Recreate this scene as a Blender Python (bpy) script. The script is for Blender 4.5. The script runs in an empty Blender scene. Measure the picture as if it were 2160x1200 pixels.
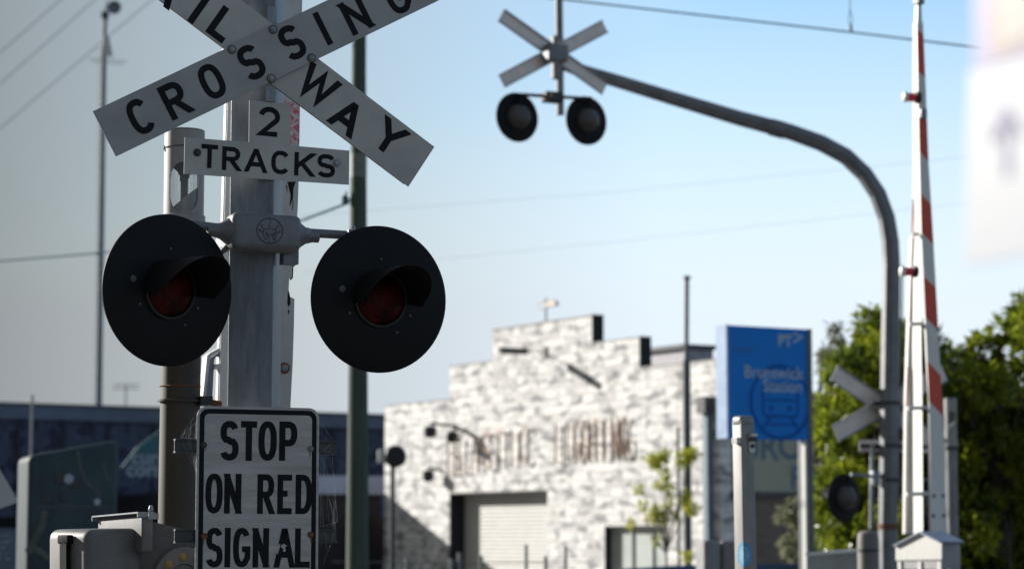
import bpy, bmesh, math, random
from mathutils import Vector, Matrix
import numpy as np
R = math.radians
random.seed(7); RNG = np.random.default_rng(11)
scene = bpy.context.scene
COL = scene.collection

# ------------------------------------------------------------------ camera
FPX, CX, CY = 5100.0, 1080.0, 600.0          # focal length in pixels of the 2160 px wide photo
CAMZ = 1.5
PITCH = math.atan(530 / FPX)
cam_d = bpy.data.cameras.new('camera'); cam = bpy.data.objects.new('camera', cam_d); COL.objects.link(cam)
cam_d.sensor_width = 36; cam_d.lens = 85; cam_d.clip_start = 0.05; cam_d.clip_end = 5000
cam.location = (0, 0, CAMZ); cam.rotation_euler = (R(90) + PITCH, 0, 0)
cam_d.dof.use_dof = True; cam_d.dof.focus_distance = 9.95; cam_d.dof.aperture_fstop = 2.95
scene.camera = cam

# ------------------------------------------------------------------ world and sun
SUN_EL, SUN_AZ = R(19), R(-58)               # azimuth measured from +Y towards +X
SUN = Vector((math.sin(SUN_AZ) * math.cos(SUN_EL), math.cos(SUN_AZ) * math.cos(SUN_EL), math.sin(SUN_EL)))
w = bpy.data.worlds.new('World'); scene.world = w; w.use_nodes = True
nt = w.node_tree; nt.nodes.clear()
def N(t, **k):
    n = nt.nodes.new(t)
    for a, b in k.items(): setattr(n, a, b)
    return n
sky = N('ShaderNodeTexSky', sky_type='NISHITA', sun_disc=False, sun_elevation=SUN_EL, sun_rotation=SUN_AZ,
        altitude=50, air_density=1.0, dust_density=0.6, ozone_density=1.5)
tc = N('ShaderNodeTexCoord'); sx = N('ShaderNodeSeparateXYZ')
nt.links.new(tc.outputs['Generated'], sx.inputs[0])
# pale haze low in the sky, darkening added over its left part, the sky behind the viewer dimmed to cut fill
def L(a, b): nt.links.new(a, b)
def rng(src, a, b, c, d):
    m = N('ShaderNodeMapRange'); m.inputs['From Min'].default_value = a; m.inputs['From Max'].default_value = b
    m.inputs['To Min'].default_value = c; m.inputs['To Max'].default_value = d; L(src, m.inputs['Value']); return m.outputs[0]
def mix(kind, fac, a, b):
    m = N('ShaderNodeMixRGB', blend_type=kind)
    for i, v in ((0, fac), (1, a), (2, b)):
        if isinstance(v, bpy.types.NodeSocket): L(v, m.inputs[i])
        else: m.inputs[i].default_value = v
    return m.outputs[0]
def ramp(src, stops):
    r = N('ShaderNodeValToRGB'); e = r.color_ramp.elements; L(src, r.inputs[0])
    e[0].position, e[0].color = stops[0][0], (*stops[0][1], 1); e[1].position, e[1].color = stops[-1][0], (*stops[-1][1], 1)
    for p, c in stops[1:-1]: q = e.new(p); q.color = (*c, 1)
    return r.outputs[0]
hz = rng(sx.outputs['Z'], .09, .215, 1.0, .22)
hs = N('ShaderNodeHueSaturation'); hs.inputs['Saturation'].default_value = 1.3; hs.inputs['Value'].default_value = 1.15; L(sky.outputs[0], hs.inputs['Color'])
mx = N('ShaderNodeMath', operation='MAXIMUM'); L(hz, mx.inputs[0]); L(rng(sx.outputs['X'], -.22, .10, .88, .2), mx.inputs[1]); hz = mx.outputs[0]
col = mix('MIX', hz, hs.outputs[0], (4.60, 5.20, 5.75, 1))
az = rng(sx.outputs['X'], -.30, .30, 0, 1)
col = mix('MULTIPLY', 1.0, col, ramp(az, [(0, (.33, .315, .295)), (.14, (.37, .355, .335)), (.33, (.64, .62, .585)), (.50, (.86, .85, .84)), (.60, (.98, .98, .98)), (.75, (1, 1, 1)), (1, (1, 1, 1))]))
col = mix('MULTIPLY', 1.0, col, ramp(rng(sx.outputs['Y'], -1, 1, 0, 1), [(0, (.63, .59, .55)), (.55, (.65, .61, .57)), (.9, (1, 1, 1)), (1, (1, 1, 1))]))
bg = N('ShaderNodeBackground'); bg.inputs['Strength'].default_value = 0.12
out = N('ShaderNodeOutputWorld')
L(col, bg.inputs['Color']); L(bg.outputs[0], out.inputs[0])

sd = bpy.data.lights.new('sun', 'SUN'); so = bpy.data.objects.new('sun', sd); COL.objects.link(so)
sd.energy = 5.0; sd.angle = R(.5); sd.color = (1, .95, .875)
so.rotation_euler = (-SUN).to_track_quat('-Z', 'Y').to_euler(); so.location = (-20, 10, 20)
scene.view_settings.view_transform = 'Standard'; scene.view_settings.look = 'None'
scene.view_settings.exposure = 0.6; scene.view_settings.gamma = 1

# ------------------------------------------------------------------ measuring helpers
def ray(px, py):
    dx, dy = (px - CX) / FPX, (CY - py) / FPX
    c, s = math.cos(PITCH), math.sin(PITCH)
    return Vector((dx, c - s * dy, s + c * dy))
def at(px, py, Y):
    d = ray(px, py); return Vector((0, 0, CAMZ)) + d * (Y / d.y)
class Frame:
    """local frame of a thing: x to the right along its face, y away from the viewer, z up"""
    def __init__(s, px, py, Y, deg):
        p = at(px, py, Y); s.o = Vector((p.x, p.y, 0)); s.a = R(deg)
        s.ex = Vector((math.cos(s.a), math.sin(s.a), 0)); s.ey = Vector((-math.sin(s.a), math.cos(s.a), 0))
    def P(s, px, py, v=0.0):
        d = ray(px, py); c = Vector((0, 0, CAMZ)) - s.o
        t = (v - c.dot(s.ey)) / d.dot(s.ey); q = c + d * t
        return Vector((q.dot(s.ex), v, q.z))
    def empty(s, name, label, cat, group=None):
        return thing(name, label, cat, s.o, s.a, group)

def tag(o, label=None, cat=None, group=None, kind=None):
    for k, v in (('label', label), ('category', cat), ('group', group), ('kind', kind)):
        if v: o[k] = v
    return o
def thing(name, label, cat, loc=(0, 0, 0), rz=0, group=None):
    o = bpy.data.objects.new(name, None); COL.objects.link(o); o.empty_display_size = .2
    o.location = loc; o.rotation_euler = (0, 0, rz); return tag(o, label, cat, group)

# ------------------------------------------------------------------ mesh builder
class MB:
    def __init__(s): s.v = []; s.f = []; s.m = []; s.M = Matrix.Identity(4)
    def add(s, vs, fs, mi=0, M=None):
        b = len(s.v); T = s.M if M is None else s.M @ M
        s.v += [tuple(T @ Vector(p)) for p in vs]; s.f += [tuple(b + i for i in f) for f in fs]; s.m += [mi] * len(fs)
        return s
    def box(s, x0, x1, y0, y1, z0, z1, mi=0, M=None, bev=0):
        if bev:
            bm = bmesh.new(); bmesh.ops.create_cube(bm, size=1)
            for v in bm.verts: v.co = Vector(((x0+x1)/2 + v.co.x*(x1-x0), (y0+y1)/2 + v.co.y*(y1-y0), (z0+z1)/2 + v.co.z*(z1-z0)))
            bmesh.ops.bevel(bm, geom=list(bm.edges), offset=bev, segments=4, affect='EDGES', profile=.5)
            bm.verts.index_update()
            vs = [v.co.copy() for v in bm.verts]; fs = [[v.index for v in f.verts] for f in bm.faces]; bm.free()
            return s.add(vs, fs, mi, M)
        vs = [(x, y, z) for z in (z0, z1) for y in (y0, y1) for x in (x0, x1)]
        return s.add(vs, [(0, 2, 3, 1), (4, 5, 7, 6), (0, 1, 5, 4), (2, 6, 7, 3), (0, 4, 6, 2), (1, 3, 7, 5)], mi, M)
    def prism(s, pts, v0, v1, mi=0, M=None):
        """outline pts (x, z) extruded in y from v0 (front) to v1"""
        n = len(pts)
        vs = [(x, v0, z) for x, z in pts] + [(x, v1, z) for x, z in pts]
        fs = [tuple(range(n)), tuple(range(2*n - 1, n - 1, -1))] + [(i, i + n, (i+1) % n + n, (i+1) % n) for i in range(n)]
        return s.add(vs, fs, mi, M)
    def tube(s, pts, r, seg=12, mi=0, M=None, cap=True, phase=0.0):
        pts = [Vector(p) for p in pts]; n = len(pts)
        rs = r if isinstance(r, (list, tuple)) else [r] * n
        t0 = (pts[1] - pts[0]).normalized()
        up = Vector((0, 0, 1)) if abs(t0.z) < .9 else Vector((1, 0, 0))
        a = t0.cross(up).normalized(); vs = []
        for i, p in enumerate(pts):
            t = (pts[min(i+1, n-1)] - pts[max(i-1, 0)]).normalized()
            a = (a - t * a.dot(t)).normalized(); b = t.cross(a)
            for k in range(seg):
                q = 2*math.pi*k/seg + phase
                vs.append(p + (a*math.cos(q) + b*math.sin(q)) * rs[i])
        fs = [(i*seg + k, i*seg + (k+1) % seg, (i+1)*seg + (k+1) % seg, (i+1)*seg + k) for i in range(n-1) for k in range(seg)]
        if cap: fs += [tuple(range(seg-1, -1, -1)), tuple((n-1)*seg + k for k in range(seg))]
        return s.add(vs, fs, mi, M)
    def lathe(s, prof, seg=32, mi=0, M=None, axis='Y'):
        """profile of (radius, position along the axis)"""
        vs = []; n = len(prof)
        for r, h in prof:
            for k in range(seg):
                q = 2*math.pi*k/seg; c, d = r*math.cos(q), r*math.sin(q)
                vs.append((c, h, d) if axis == 'Y' else (c, d, h))
        fs = [(i*seg+k, i*seg+(k+1) % seg, (i+1)*seg+(k+1) % seg, (i+1)*seg+k) for i in range(n-1) for k in range(seg)]
        if prof[0][0] > 1e-6: fs.append(tuple(range(seg-1, -1, -1)))
        if prof[-1][0] > 1e-6: fs.append(tuple((n-1)*seg+k for k in range(seg)))
        return s.add(vs, fs, mi, M)
    def ribbon(s, pts, hw, closed=False, y=0.0, mi=0, M=None):
        """flat stroke of half width hw along pts (x, z)"""
        n = len(pts); P = [Vector(p) for p in pts]; vs = []
        for i in range(n):
            a = P[i] - P[i-1] if (i > 0 or closed) else None
            b = P[(i+1) % n] - P[i] if (i < n-1 or closed) else None
            a = (a if a is not None else b).normalized(); b = (b if b is not None else a).normalized()
            na = Vector((-a.y, a.x)); nb = Vector((-b.y, b.x)); m = na + nb
            m = m.normalized() if m.length > 1e-4 else na
            L = hw / max(m.dot(na), .42)
            vs += [(P[i].x + m.x*L, y, P[i].y + m.y*L), (P[i].x - m.x*L, y, P[i].y - m.y*L)]
        fs = [(2*i, 2*i+1, 2*((i+1) % n)+1, 2*((i+1) % n)) for i in range(n if closed else n-1)]
        return s.add(vs, fs, mi, M)
    def build(s, name, mats, parent=None, smooth=None):
        me = bpy.data.meshes.new(name); me.from_pydata(s.v, [], s.f)
        for m in (mats if isinstance(mats, (list, tuple)) else [mats]): me.materials.append(m)
        me.polygons.foreach_set('material_index', s.m)
        bm = bmesh.new(); bm.from_mesh(me); bmesh.ops.recalc_face_normals(bm, faces=bm.faces); bm.to_mesh(me); bm.free()
        if smooth is not None:
            me.polygons.foreach_set('use_smooth', [True]*len(me.polygons))
            try: me.set_sharp_from_angle(angle=R(smooth))
            except Exception: pass
        me.update()
        o = bpy.data.objects.new(name, me); COL.objects.link(o)
        if parent: o.parent = parent
        return o
def T(p, rz=0, rx=0): return Matrix.Translation(p) @ Matrix.Rotation(rz, 4, 'Z') @ Matrix.Rotation(rx, 4, 'X')
def part(name, o, mats, parent, smooth=None):
    """one object for each far apart piece of the builder"""
    n = len(o.v); up_ = list(range(n))
    def find(i):
        while up_[i] != i: up_[i] = up_[up_[i]]; i = up_[i]
        return i
    for f in o.f:
        a = find(f[0])
        for i in f[1:]: up_[find(i)] = a
    V = np.array(o.v); isl = {}
    for k, f in enumerate(o.f): isl.setdefault(find(f[0]), []).append(k)
    keys = list(isl)
    if len(keys) > 60 or len(keys) == 1: return o.build(name, mats, parent, smooth)
    bx = []
    for k in keys:
        q = V[sorted({i for f in isl[k] for i in o.f[f]})]; bx.append((q.min(0), q.max(0)))
    gp = list(range(len(keys)))
    def gf(i):
        while gp[i] != i: i = gp[i]
        return i
    for i in range(len(keys)):
        for j in range(i):
            gap = np.maximum(0, np.maximum(bx[i][0] - bx[j][1], bx[j][0] - bx[i][1])); sz = max(np.linalg.norm(bx[i][1]-bx[i][0]), np.linalg.norm(bx[j][1]-bx[j][0]))
            if np.linalg.norm(gap) < .45*sz: gp[gf(i)] = gf(j)
    groups = {}
    for i, k in enumerate(keys): groups.setdefault(gf(i), []).extend(isl[k])
    if len(groups) == 1: return o.build(name, mats, parent, smooth)
    first = None
    for fl_ in groups.values():
        m = MB(); used = sorted({i for f in fl_ for i in o.f[f]}); ix = {u: t for t, u in enumerate(used)}
        m.v = [o.v[i] for i in used]; m.f = [tuple(ix[i] for i in o.f[f]) for f in fl_]; m.m = [o.m[f] for f in fl_]
        b_ = m.build(name, mats, parent, smooth); first = first or b_
    return first

# ------------------------------------------------------------------ materials
MATS = {}
def mat(name, col, rough=.6, metal=0, var=.25, scale=6, col2=None, bump=0, bscale=60, stretch=(1, 1, 1), contrast=(.35, .65), spec=.5):
    if name in MATS: return MATS[name]
    m = bpy.data.materials.new(name); m.use_nodes = True; t = m.node_tree; b = t.nodes['Principled BSDF']
    b.inputs['Roughness'].default_value = rough; b.inputs['Metallic'].default_value = metal
    b.inputs['Specular IOR Level'].default_value = spec
    c = t.nodes.new('ShaderNodeTexCoord'); mp = t.nodes.new('ShaderNodeMapping'); mp.inputs['Scale'].default_value = stretch
    t.links.new(c.outputs['Object'], mp.inputs[0])
    n = t.nodes.new('ShaderNodeTexNoise'); n.inputs['Scale'].default_value = scale; n.inputs['Detail'].default_value = 6
    n.inputs['Roughness'].default_value = .65
    t.links.new(mp.outputs[0], n.inputs['Vector'])
    r = t.nodes.new('ShaderNodeValToRGB'); e = r.color_ramp.elements
    c2 = col2 or tuple(x*(1-var) for x in col)
    e[0].position, e[1].position = contrast
    e[0].color = (*c2, 1); e[1].color = (*col, 1)
    t.links.new(n.outputs[0], r.inputs[0]); t.links.new(r.outputs[0], b.inputs['Base Color'])
    if bump:
        n2 = t.nodes.new('ShaderNodeTexNoise'); n2.inputs['Scale'].default_value = bscale
        t.links.new(mp.outputs[0], n2.inputs['Vector'])
        bp = t.nodes.new('ShaderNodeBump'); bp.inputs['Strength'].default_value = bump; bp.inputs['Distance'].default_value = .01
        t.links.new(n2.outputs[0], bp.inputs['Height']); t.links.new(bp.outputs[0], b.inputs['Normal'])
    MATS[name] = m; return m

galv = mat('galvanised steel', (.27, .30, .33), .5, .25, .3, 9, bump=.15, stretch=(3, 3, 1))
galv_dark = mat('weathered post steel', (.185, .215, .26), .5, .2, .35, 7, bump=.15, stretch=(4, 4, .8))
cast = mat('cast aluminium', (.185, .19, .205), .55, .2, .25, 14, bump=.08, bscale=150)
signw = mat('reflective sign sheeting', (.335, .34, .345), .45, 0, .22, 5, bump=.03)
signw3 = mat('brightened sign sheeting', (.45, .445, .43), .45, 0, .2, 4, bump=.03)  # lighter copy of the sheeting, brightness difference put into the colour
signw2 = mat('dirty sign sheeting', (.45, .44, .43), .42, 0, .34, 6, stretch=(.6, 1, 5))
signback = mat('sign back aluminium', (.80, .73, .69), .5, .2, .18, 6)
black = mat('black sign paint', (.008, .009, .012), .55, 0, .3, 30, spec=.15)
lampblack = mat('black signal paint', (.007, .008, .010), .6, 0, .3, 8, spec=.2)
darksteel = mat('dark steel', (.05, .052, .055), .55, .3, .3, 20)
rust = mat('rusty steel', (.22, .09, .04), .8, 0, .5, 25, bump=.3)
white = mat('white enamel', (.74, .74, .72), .4, 0, .1, 8, stretch=(3, 3, .8))
redp = mat('red reflective tape', (.70, .078, .042), .4, 0, .15, 10)
pinkp = mat('worn red tape', (.55, .53, .54), .5, 0, .2, 40, col2=(.45, .06, .12), contrast=(.42, .58))
brass = mat('brass bolts', (.42, .30, .06), .4, .2, .3, 30)
pipebrown = mat('rusty brown pipe', (.050, .041, .033), .6, 0, .4, 5, stretch=(3, 3, 1))
webm = mat('spider silk', (.7, .7, .7), .5)
dirt = mat('rust streak', (.12, .08, .06), .8, 0, .4, 40)
lensm = mat('red signal lens', (.075, .005, .003), .3, 0, .9, 9, bump=.5, bscale=120, contrast=(.42, .62), spec=.12)
bgpost = mat('grey mast paint', (.205, .22, .24), .5, .1, .35, 5)

def mat_bricks(name, c1, c2, mort, bw, bh, bias=0, dab=None, squash=1):
    m = bpy.data.materials.new(name); m.use_nodes = True; t = m.node_tree; b = t.nodes['Principled BSDF']
    b.inputs['Roughness'].default_value = .85
    c = t.nodes.new('ShaderNodeTexCoord'); sp = t.nodes.new('ShaderNodeSeparateXYZ'); cb = t.nodes.new('ShaderNodeCombineXYZ')
    ad = t.nodes.new('ShaderNodeMath'); ad.operation = 'ADD'
    t.links.new(c.outputs['Object'], sp.inputs[0]); t.links.new(sp.outputs['X'], ad.inputs[0]); t.links.new(sp.outputs['Y'], ad.inputs[1])
    t.links.new(ad.outputs[0], cb.inputs['X']); t.links.new(sp.outputs['Z'], cb.inputs['Y'])
    k = t.nodes.new('ShaderNodeTexBrick'); k.inputs['Scale'].default_value = 1
    k.inputs['Brick Width'].default_value = bw; k.inputs['Row Height'].default_value = bh; k.inputs['Mortar Size'].default_value = .012
    k.inputs['Bias'].default_value = bias
    k.inputs['Color1'].default_value = (*c1, 1); k.inputs['Color2'].default_value = (*c2, 1); k.inputs['Mortar'].default_value = (*mort, 1)
    t.links.new(cb.outputs[0], k.inputs['Vector'])
    src = k.outputs[0]
    if dab:
        mp = t.nodes.new('ShaderNodeMapping'); mp.inputs['Scale'].default_value = (1.3, 3.2, 1)
        t.links.new(cb.outputs[0], mp.inputs[0])
        n = t.nodes.new('ShaderNodeTexNoise'); n.inputs['Scale'].default_value = 1.6; n.inputs['Detail'].default_value = 3
        n.inputs['Distortion'].default_value = .6
        t.links.new(mp.outputs[0], n.inputs['Vector'])
        r = t.nodes.new('ShaderNodeValToRGB'); e = r.color_ramp.elements
        e[0].position = .36; e[0].color = (*dab, 1); e[1].position = .50; e[1].color = (1, 1, 1, 1)
        t.links.new(n.outputs[0], r.inputs[0])
        x = t.nodes.new('ShaderNodeMixRGB'); x.blend_type = 'MULTIPLY'; x.inputs[0].default_value = 1
        t.links.new(src, x.inputs[1]); t.links.new(r.outputs[0], x.inputs[2]); src = x.outputs[0]
    t.links.new(src, b.inputs['Base Color'])
    return m
white_brick = mat_bricks('white painted brick', (.84, .84, .83), (.44, .44, .45), (.46, .46, .455), .50, .20, -.30, dab=(.40, .41, .44))
brown_brick = mat_bricks('brown brick', (.17, .11, .08), (.21, .16, .125), (.22, .20, .18), .24, .086)

# ------------------------------------------------------------------ stroke lettering
def arc(cx, cz, rx, rz, a0, a1, n=14, e=1.0):
    o = []
    for i in range(n+1):
        q = R(a0 + (a1-a0)*i/n); c, s_ = math.cos(q), math.sin(q)
        o.append((cx + rx*math.copysign(abs(c)**e, c), cz + rz*math.copysign(abs(s_)**e, s_)))
    return o
def glyph(ch):
    if ch == 'O': return [(arc(.5, .5, .5, .5, 0, 360, 32, .8)[:-1], True)]
    if ch == 'C': return [(arc(.5, .5, .5, .5, 38, 322, 28, .8), False)]
    if ch == 'G': return [(arc(.5, .5, .5, .5, 40, 318, 28, .8) + [(1, .20), (1, .45), (.52, .45)], False)]
    if ch == 'S': return [(arc(.5, .75, .48, .25, 22, 250, 18, .85)[:-1] + [(.42, .525), (.58, .475)] + arc(.5, .25, .5, .25, 70, -158, 18, .85)[1:], False)]
    if ch == '2': return [(arc(.5, .70, .5, .30, 168, -28, 18) + [(.02, .0), (1, 0)], False)]
    if ch == 'R': return [([(0, 0), (0, 1)], False), ([(0, 1), (.5, 1)] + arc(.52, .74, .48, .26, 88, -88, 12, .85) + [(.5, .48), (0, .48)], False), ([(.46, .48), (1, 0)], False)]
    if ch == 'P': return [([(0, 0), (0, 1)], False), ([(0, 1), (.5, 1)] + arc(.52, .72, .48, .28, 88, -88, 12, .85) + [(.5, .44), (0, .44)], False)]
    if ch == 'D': return [([(0, 0), (0, 1), (.4, 1)] + arc(.42, .5, .58, .5, 84, -84, 18, .85) + [(.4, 0)], True)]
    if ch == 'A': return [([(0, 0), (.46, 1), (.54, 1), (1, 0)], False), ([(.17, .30), (.83, .30)], False)]
    if ch == 'W': return [([(0, 1), (.24, 0), (.5, .92), (.76, 0), (1, 1)], False)]
    if ch == 'Y': return [([(0, 1), (.5, .45), (1, 1)], False), ([(.5, .47), (.5, 0)], False)]
    if ch == 'N': return [([(0, 0), (0, 1)], False), ([(0, 1), (1, 0)], False), ([(1, 0), (1, 1)], False)]
    if ch == 'K': return [([(0, 0), (0, 1)], False), ([(1, 1), (0, .36)], False), ([(.34, .58), (1, 0)], False)]
    if ch == 'T': return [([(0, 1), (1, 1)], False), ([(.5, 1), (.5, 0)], False)]
    if ch == 'E': return [([(1, 1), (0, 1), (0, 0), (1, 0)], False), ([(0, .52), (.82, .52)], False)]
    if ch == 'I': return [([(.5, 0), (.5, 1)], False)]
    if ch == 'L': return [([(0, 1), (0, 0), (1, 0)], False)]
    return []
def letter(mb, ch, c, wdt, hgt, st, ang=0.0, mi=1, y=None):
    """stroke letter of outer size wdt x hgt centred on local point c, turned by ang in its sign's plane"""
    hw = st/2; iw, ih = wdt - st, hgt - st
    ca, sa = math.cos(ang), math.sin(ang); y0 = c.y if y is None else y
    for k, (pts, cl) in enumerate(glyph(ch)):
        Q = [Vector(((x-.5)*iw, (z-.5)*ih)) for x, z in pts]; n = len(Q); L_, R_ = [], []
        for i in range(n):
            a_ = Q[i] - Q[i-1] if (i or cl) else None; b_ = Q[(i+1) % n] - Q[i] if (i < n-1 or cl) else None
            end = a_ is None or b_ is None
            a_ = (a_ if a_ is not None else b_).normalized(); b_ = (b_ if b_ is not None else a_).normalized()
            na, nb = Vector((-a_.y, a_.x)), Vector((-b_.y, b_.x)); m = na + nb; m = m.normalized() if m.length > 1e-4 else na
            off = m * (hw/max(m.dot(na), .42)); p = Q[i].copy()
            if end and ch in 'RPNKAWYTILED':
                out_ = -b_ if i == 0 else a_
                if pts[i][1] in (0, 1) and abs(out_.y) > .3:       # stems and diagonals end in a level cut
                    p += out_ * (hw/abs(out_.y)); off = Vector((math.copysign(hw/abs(a_.y), off.x), 0))
                elif abs(out_.y) < 1e-6 and pts[i][0] in (0, 1) and ch in 'TLE': p += out_*hw
            L_.append(p + off); R_.append(p - off)
        vs = []
        for p, q in zip(L_, R_):
            for t_ in (p, q): vs.append((c.x + t_.x*ca - t_.y*sa, y0 - .0004*k, c.z + t_.x*sa + t_.y*ca))
        mb.add(vs, [(2*i, 2*i+1, 2*((i+1) % n)+1, 2*((i+1) % n)) for i in range(n if cl else n-1)], mi)
def text_into(mb, s, size, M, mi=1, bold=0.0, align='LEFT', sx=1.0):
    cu = bpy.data.curves.new('t', 'FONT'); cu.body = s; cu.size = size; cu.offset = bold; cu.align_x = align; cu.resolution_u = 4
    o = bpy.data.objects.new('t', cu); COL.objects.link(o)
    dg = bpy.context.evaluated_depsgraph_get(); me = o.evaluated_get(dg).to_mesh()
    vs = [(v.co.x*sx, 0, v.co.y) for v in me.vertices]; fs = [tuple(p.vertices) for p in me.polygons]
    mb.add(vs, fs, mi, M)
    o.evaluated_get(dg).to_mesh_clear(); bpy.data.objects.remove(o); bpy.data.curves.remove(cu)

def rrect(x0, x1, z0, z1, r, n=7):
    o = []
    for cx, cz, a in ((x1-r, z1-r, 0), (x0+r, z1-r, 90), (x0+r, z0+r, 180), (x1-r, z0+r, 270)):
        o += [(cx + r*math.cos(R(a + 90*i/n)), cz + r*math.sin(R(a + 90*i/n))) for i in range(n+1)]
    return o
def bolt(mb, p, r=.012, d=.010, mi=0, axis_out=-1):
    """washer and hexagon head standing out towards local -y"""
    M = Matrix.Translation(p)
    mb.lathe([(r*1.35, 0), (r*1.35, -.003), (r, -.003)], 18, mi, M)
    mb.lathe([(r, -.0025), (r, -d), (r*.7, -d-.002)], 6, mi, M)

# ================================================================== SETTING: ground and road
mb = MB(); mb.add([(-1500, -600, 0), (1500, -600, 0), (1500, 2500, 0), (-1500, 2500, 0)], [(0, 1, 2, 3)])
tag(mb.build('ground', mat('gravelly ground', (.16, .15, .13), .9, 0, .35, .8, bump=.3)), kind='structure')
mb = MB(); a = R(22); ex = Vector((math.cos(a), math.sin(a))); ey = Vector((-ex.y, ex.x)); o2 = Vector((6.5, 16))
q = [o2 - ex*3.6 - ey*60, o2 + ex*3.6 - ey*60, o2 + ex*3.6 + ey*60, o2 - ex*3.6 + ey*60]
mb.add([(p.x, p.y, .004) for p in q], [(0, 1, 2, 3)])
tag(mb.build('road', mat('asphalt', (.05, .05, .052), .85, 0, .3, 2, bump=.4)), kind='structure')

# ================================================================== FOREGROUND CROSSING SIGNAL
F = Frame(536, 850, 10.0, 22); P = F.P
sig = F.empty('crossing_signal', 'crossing signal facing the viewer with lettered crossbuck, two black discs and stop plate', 'railway signal', 'level crossing signals')
# post: square tube turned a little to the left
mb = MB(); h = .0925; M = T((0, 0, 0), R(-28))
mb.box(-h, h, -h, h, 0, 4.6, M=M, bev=.006)
mb.box(-h-.08, h+.08, -h-.08, h+.08, 0, .03, M=M)
part('post', mb, galv_dark, sig, 35)

def blade(ctr, end, corners, v, name, letters, h_l, st, thick=.003):
    c = P(*ctr, v); e = P(*end, v); d = Vector((e.x-c.x, e.z-c.z)); L = d.length; d.normalize()
    if d.x < 0: d = -d
    n = Vector((-d.y, d.x)); a_, b_ = P(*corners[0], v), P(*corners[1], v)
    hw = (a_ - b_).length/2
    mb = MB()
    cc = Vector((c.x, c.z)); pts = [cc - d*L - n*hw, cc + d*L - n*hw, cc + d*L + n*hw, cc - d*L + n*hw]
    mb.prism([tuple(p) for p in pts], v, v + thick, 0)
    # folded edge behind each long side stiffens the blade
    for s_ in (-1, 1):
        p0, p1 = cc - d*(L-.02) + n*hw*s_, cc + d*(L-.02) + n*hw*s_
        i0, i1 = p0 - n*.004*s_, p1 - n*.004*s_
        mb.prism([tuple(p0), tuple(p1), tuple(i1), tuple(i0)], v + thick + .0005, v + .012, 2)
    ang = math.atan2(d.y, d.x)
    for ch, px, py, wd in letters: letter(mb, ch, P(px, py, v - .001), wd, h_l, st, ang, 1)
    return mb, d, n, cc, hw, L
mb, d, n, cc, hw, L = blade((573.5, 114), (889, 352), ((917, 310), (862, 394)), -.142, 'crossbuck_blade',
    [('R', 291, -70, .10), ('A', 350, -24, .115), ('I', 420, 20, .03), ('L', 470, 52, .085), ('W', 671, 181, .160), ('A', 733, 247, .122), ('Y', 822, 290, .118)], .140, .0285)
part('crossbuck_blade', mb, [signw3, black, darksteel], sig)
mb, d, n, cc, hw, L = blade((573.5, 114), (220, 283), ((197, 235), (242, 332)), -.160, 'crossbuck_blade',
    [('C', 296, 246, .095), ('R', 369, 211, .098), ('O', 447, 172, .098), ('S', 530, 132, .094), ('S', 616, 90, .094), ('I', 681, 61, .03), ('N', 751, 33, .105), ('G', 838, -6, .10)], .147, .0265)
part('crossbuck_blade', mb, [signw, black, darksteel], sig)
mb = MB(); v = -.164
for px, py in ((489, 105), (576, 63), (657, 123), (572, 166)): bolt(mb, P(px, py, v), .0105, .012); mb.lathe([(.0195, 0), (.0190, -.0008), (.0, -.0008)], 18, 1, Matrix.Translation(P(px, py, v + .003)))
part('bolt', mb, [galv, dirt], sig, 30)
mb = MB()                                                   # strap that carries both blades on the post
p = P(573, 114, -.138); mb.box(p.x-.2, p.x+.2, -.137, -.105, p.z-.02, p.z+.02); mb.box(p.x-.02, p.x+.02, -.137, -.105, p.z-.2, p.z+.2)
mb.box(-.13, .13, -.105, .135, p.z-.05, p.z-.03); mb.box(-.13, .13, -.105, .135, p.z+.03, p.z+.05)
part('mounting_strap', mb, galv, sig)
# number plate: 2 TRACKS
mb = MB(); v = -.130; Q = lambda x, y: (lambda q: (q.x, q.z))(P(x, y, v))
mb.prism([Q(388, 367), Q(736, 390), Q(737, 318), Q(612, 307), Q(612, 219), Q(526, 212), Q(525, 300), Q(390, 290)], v, v + .003, 0)
ang = math.atan2(P(737, 318, v).z - P(390, 290, v).z, P(737, 318, v).x - P(390, 290, v).x)
letter(mb, '2', P(568, 257, v - .001), .092, .124, .0215, ang)
for ch, px, py, wd in (('T', 442, 330, .070), ('R', 487.5, 335, .076), ('A', 540, 339, .092), ('C', 592, 343, .080), ('K', 641, 347, .082), ('S', 688, 350, .078)):
    letter(mb, ch, P(px, py, v - .001), wd, .098, .0185, ang)
tk = part('tracks_plate', mb, [signw3, black], sig)
mb = MB()
bolt(mb, P(416, 322, v - .001), .012, .010)
part('bolt', mb, darksteel, tk, 30)
mb = MB(); bolt(mb, P(710, 344, v - .001), .013, .010); part('bolt', mb, galv, tk, 30)
mb = MB(); p = P(560, 335, v); mb.box(p.x-.16, p.x+.16, v+.003, v+.025, p.z-.02, p.z+.02); mb.box(-.03, .03, v+.025, -.09, p.z-.02, p.z+.02)
part('plate_bracket', mb, galv, tk)

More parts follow.
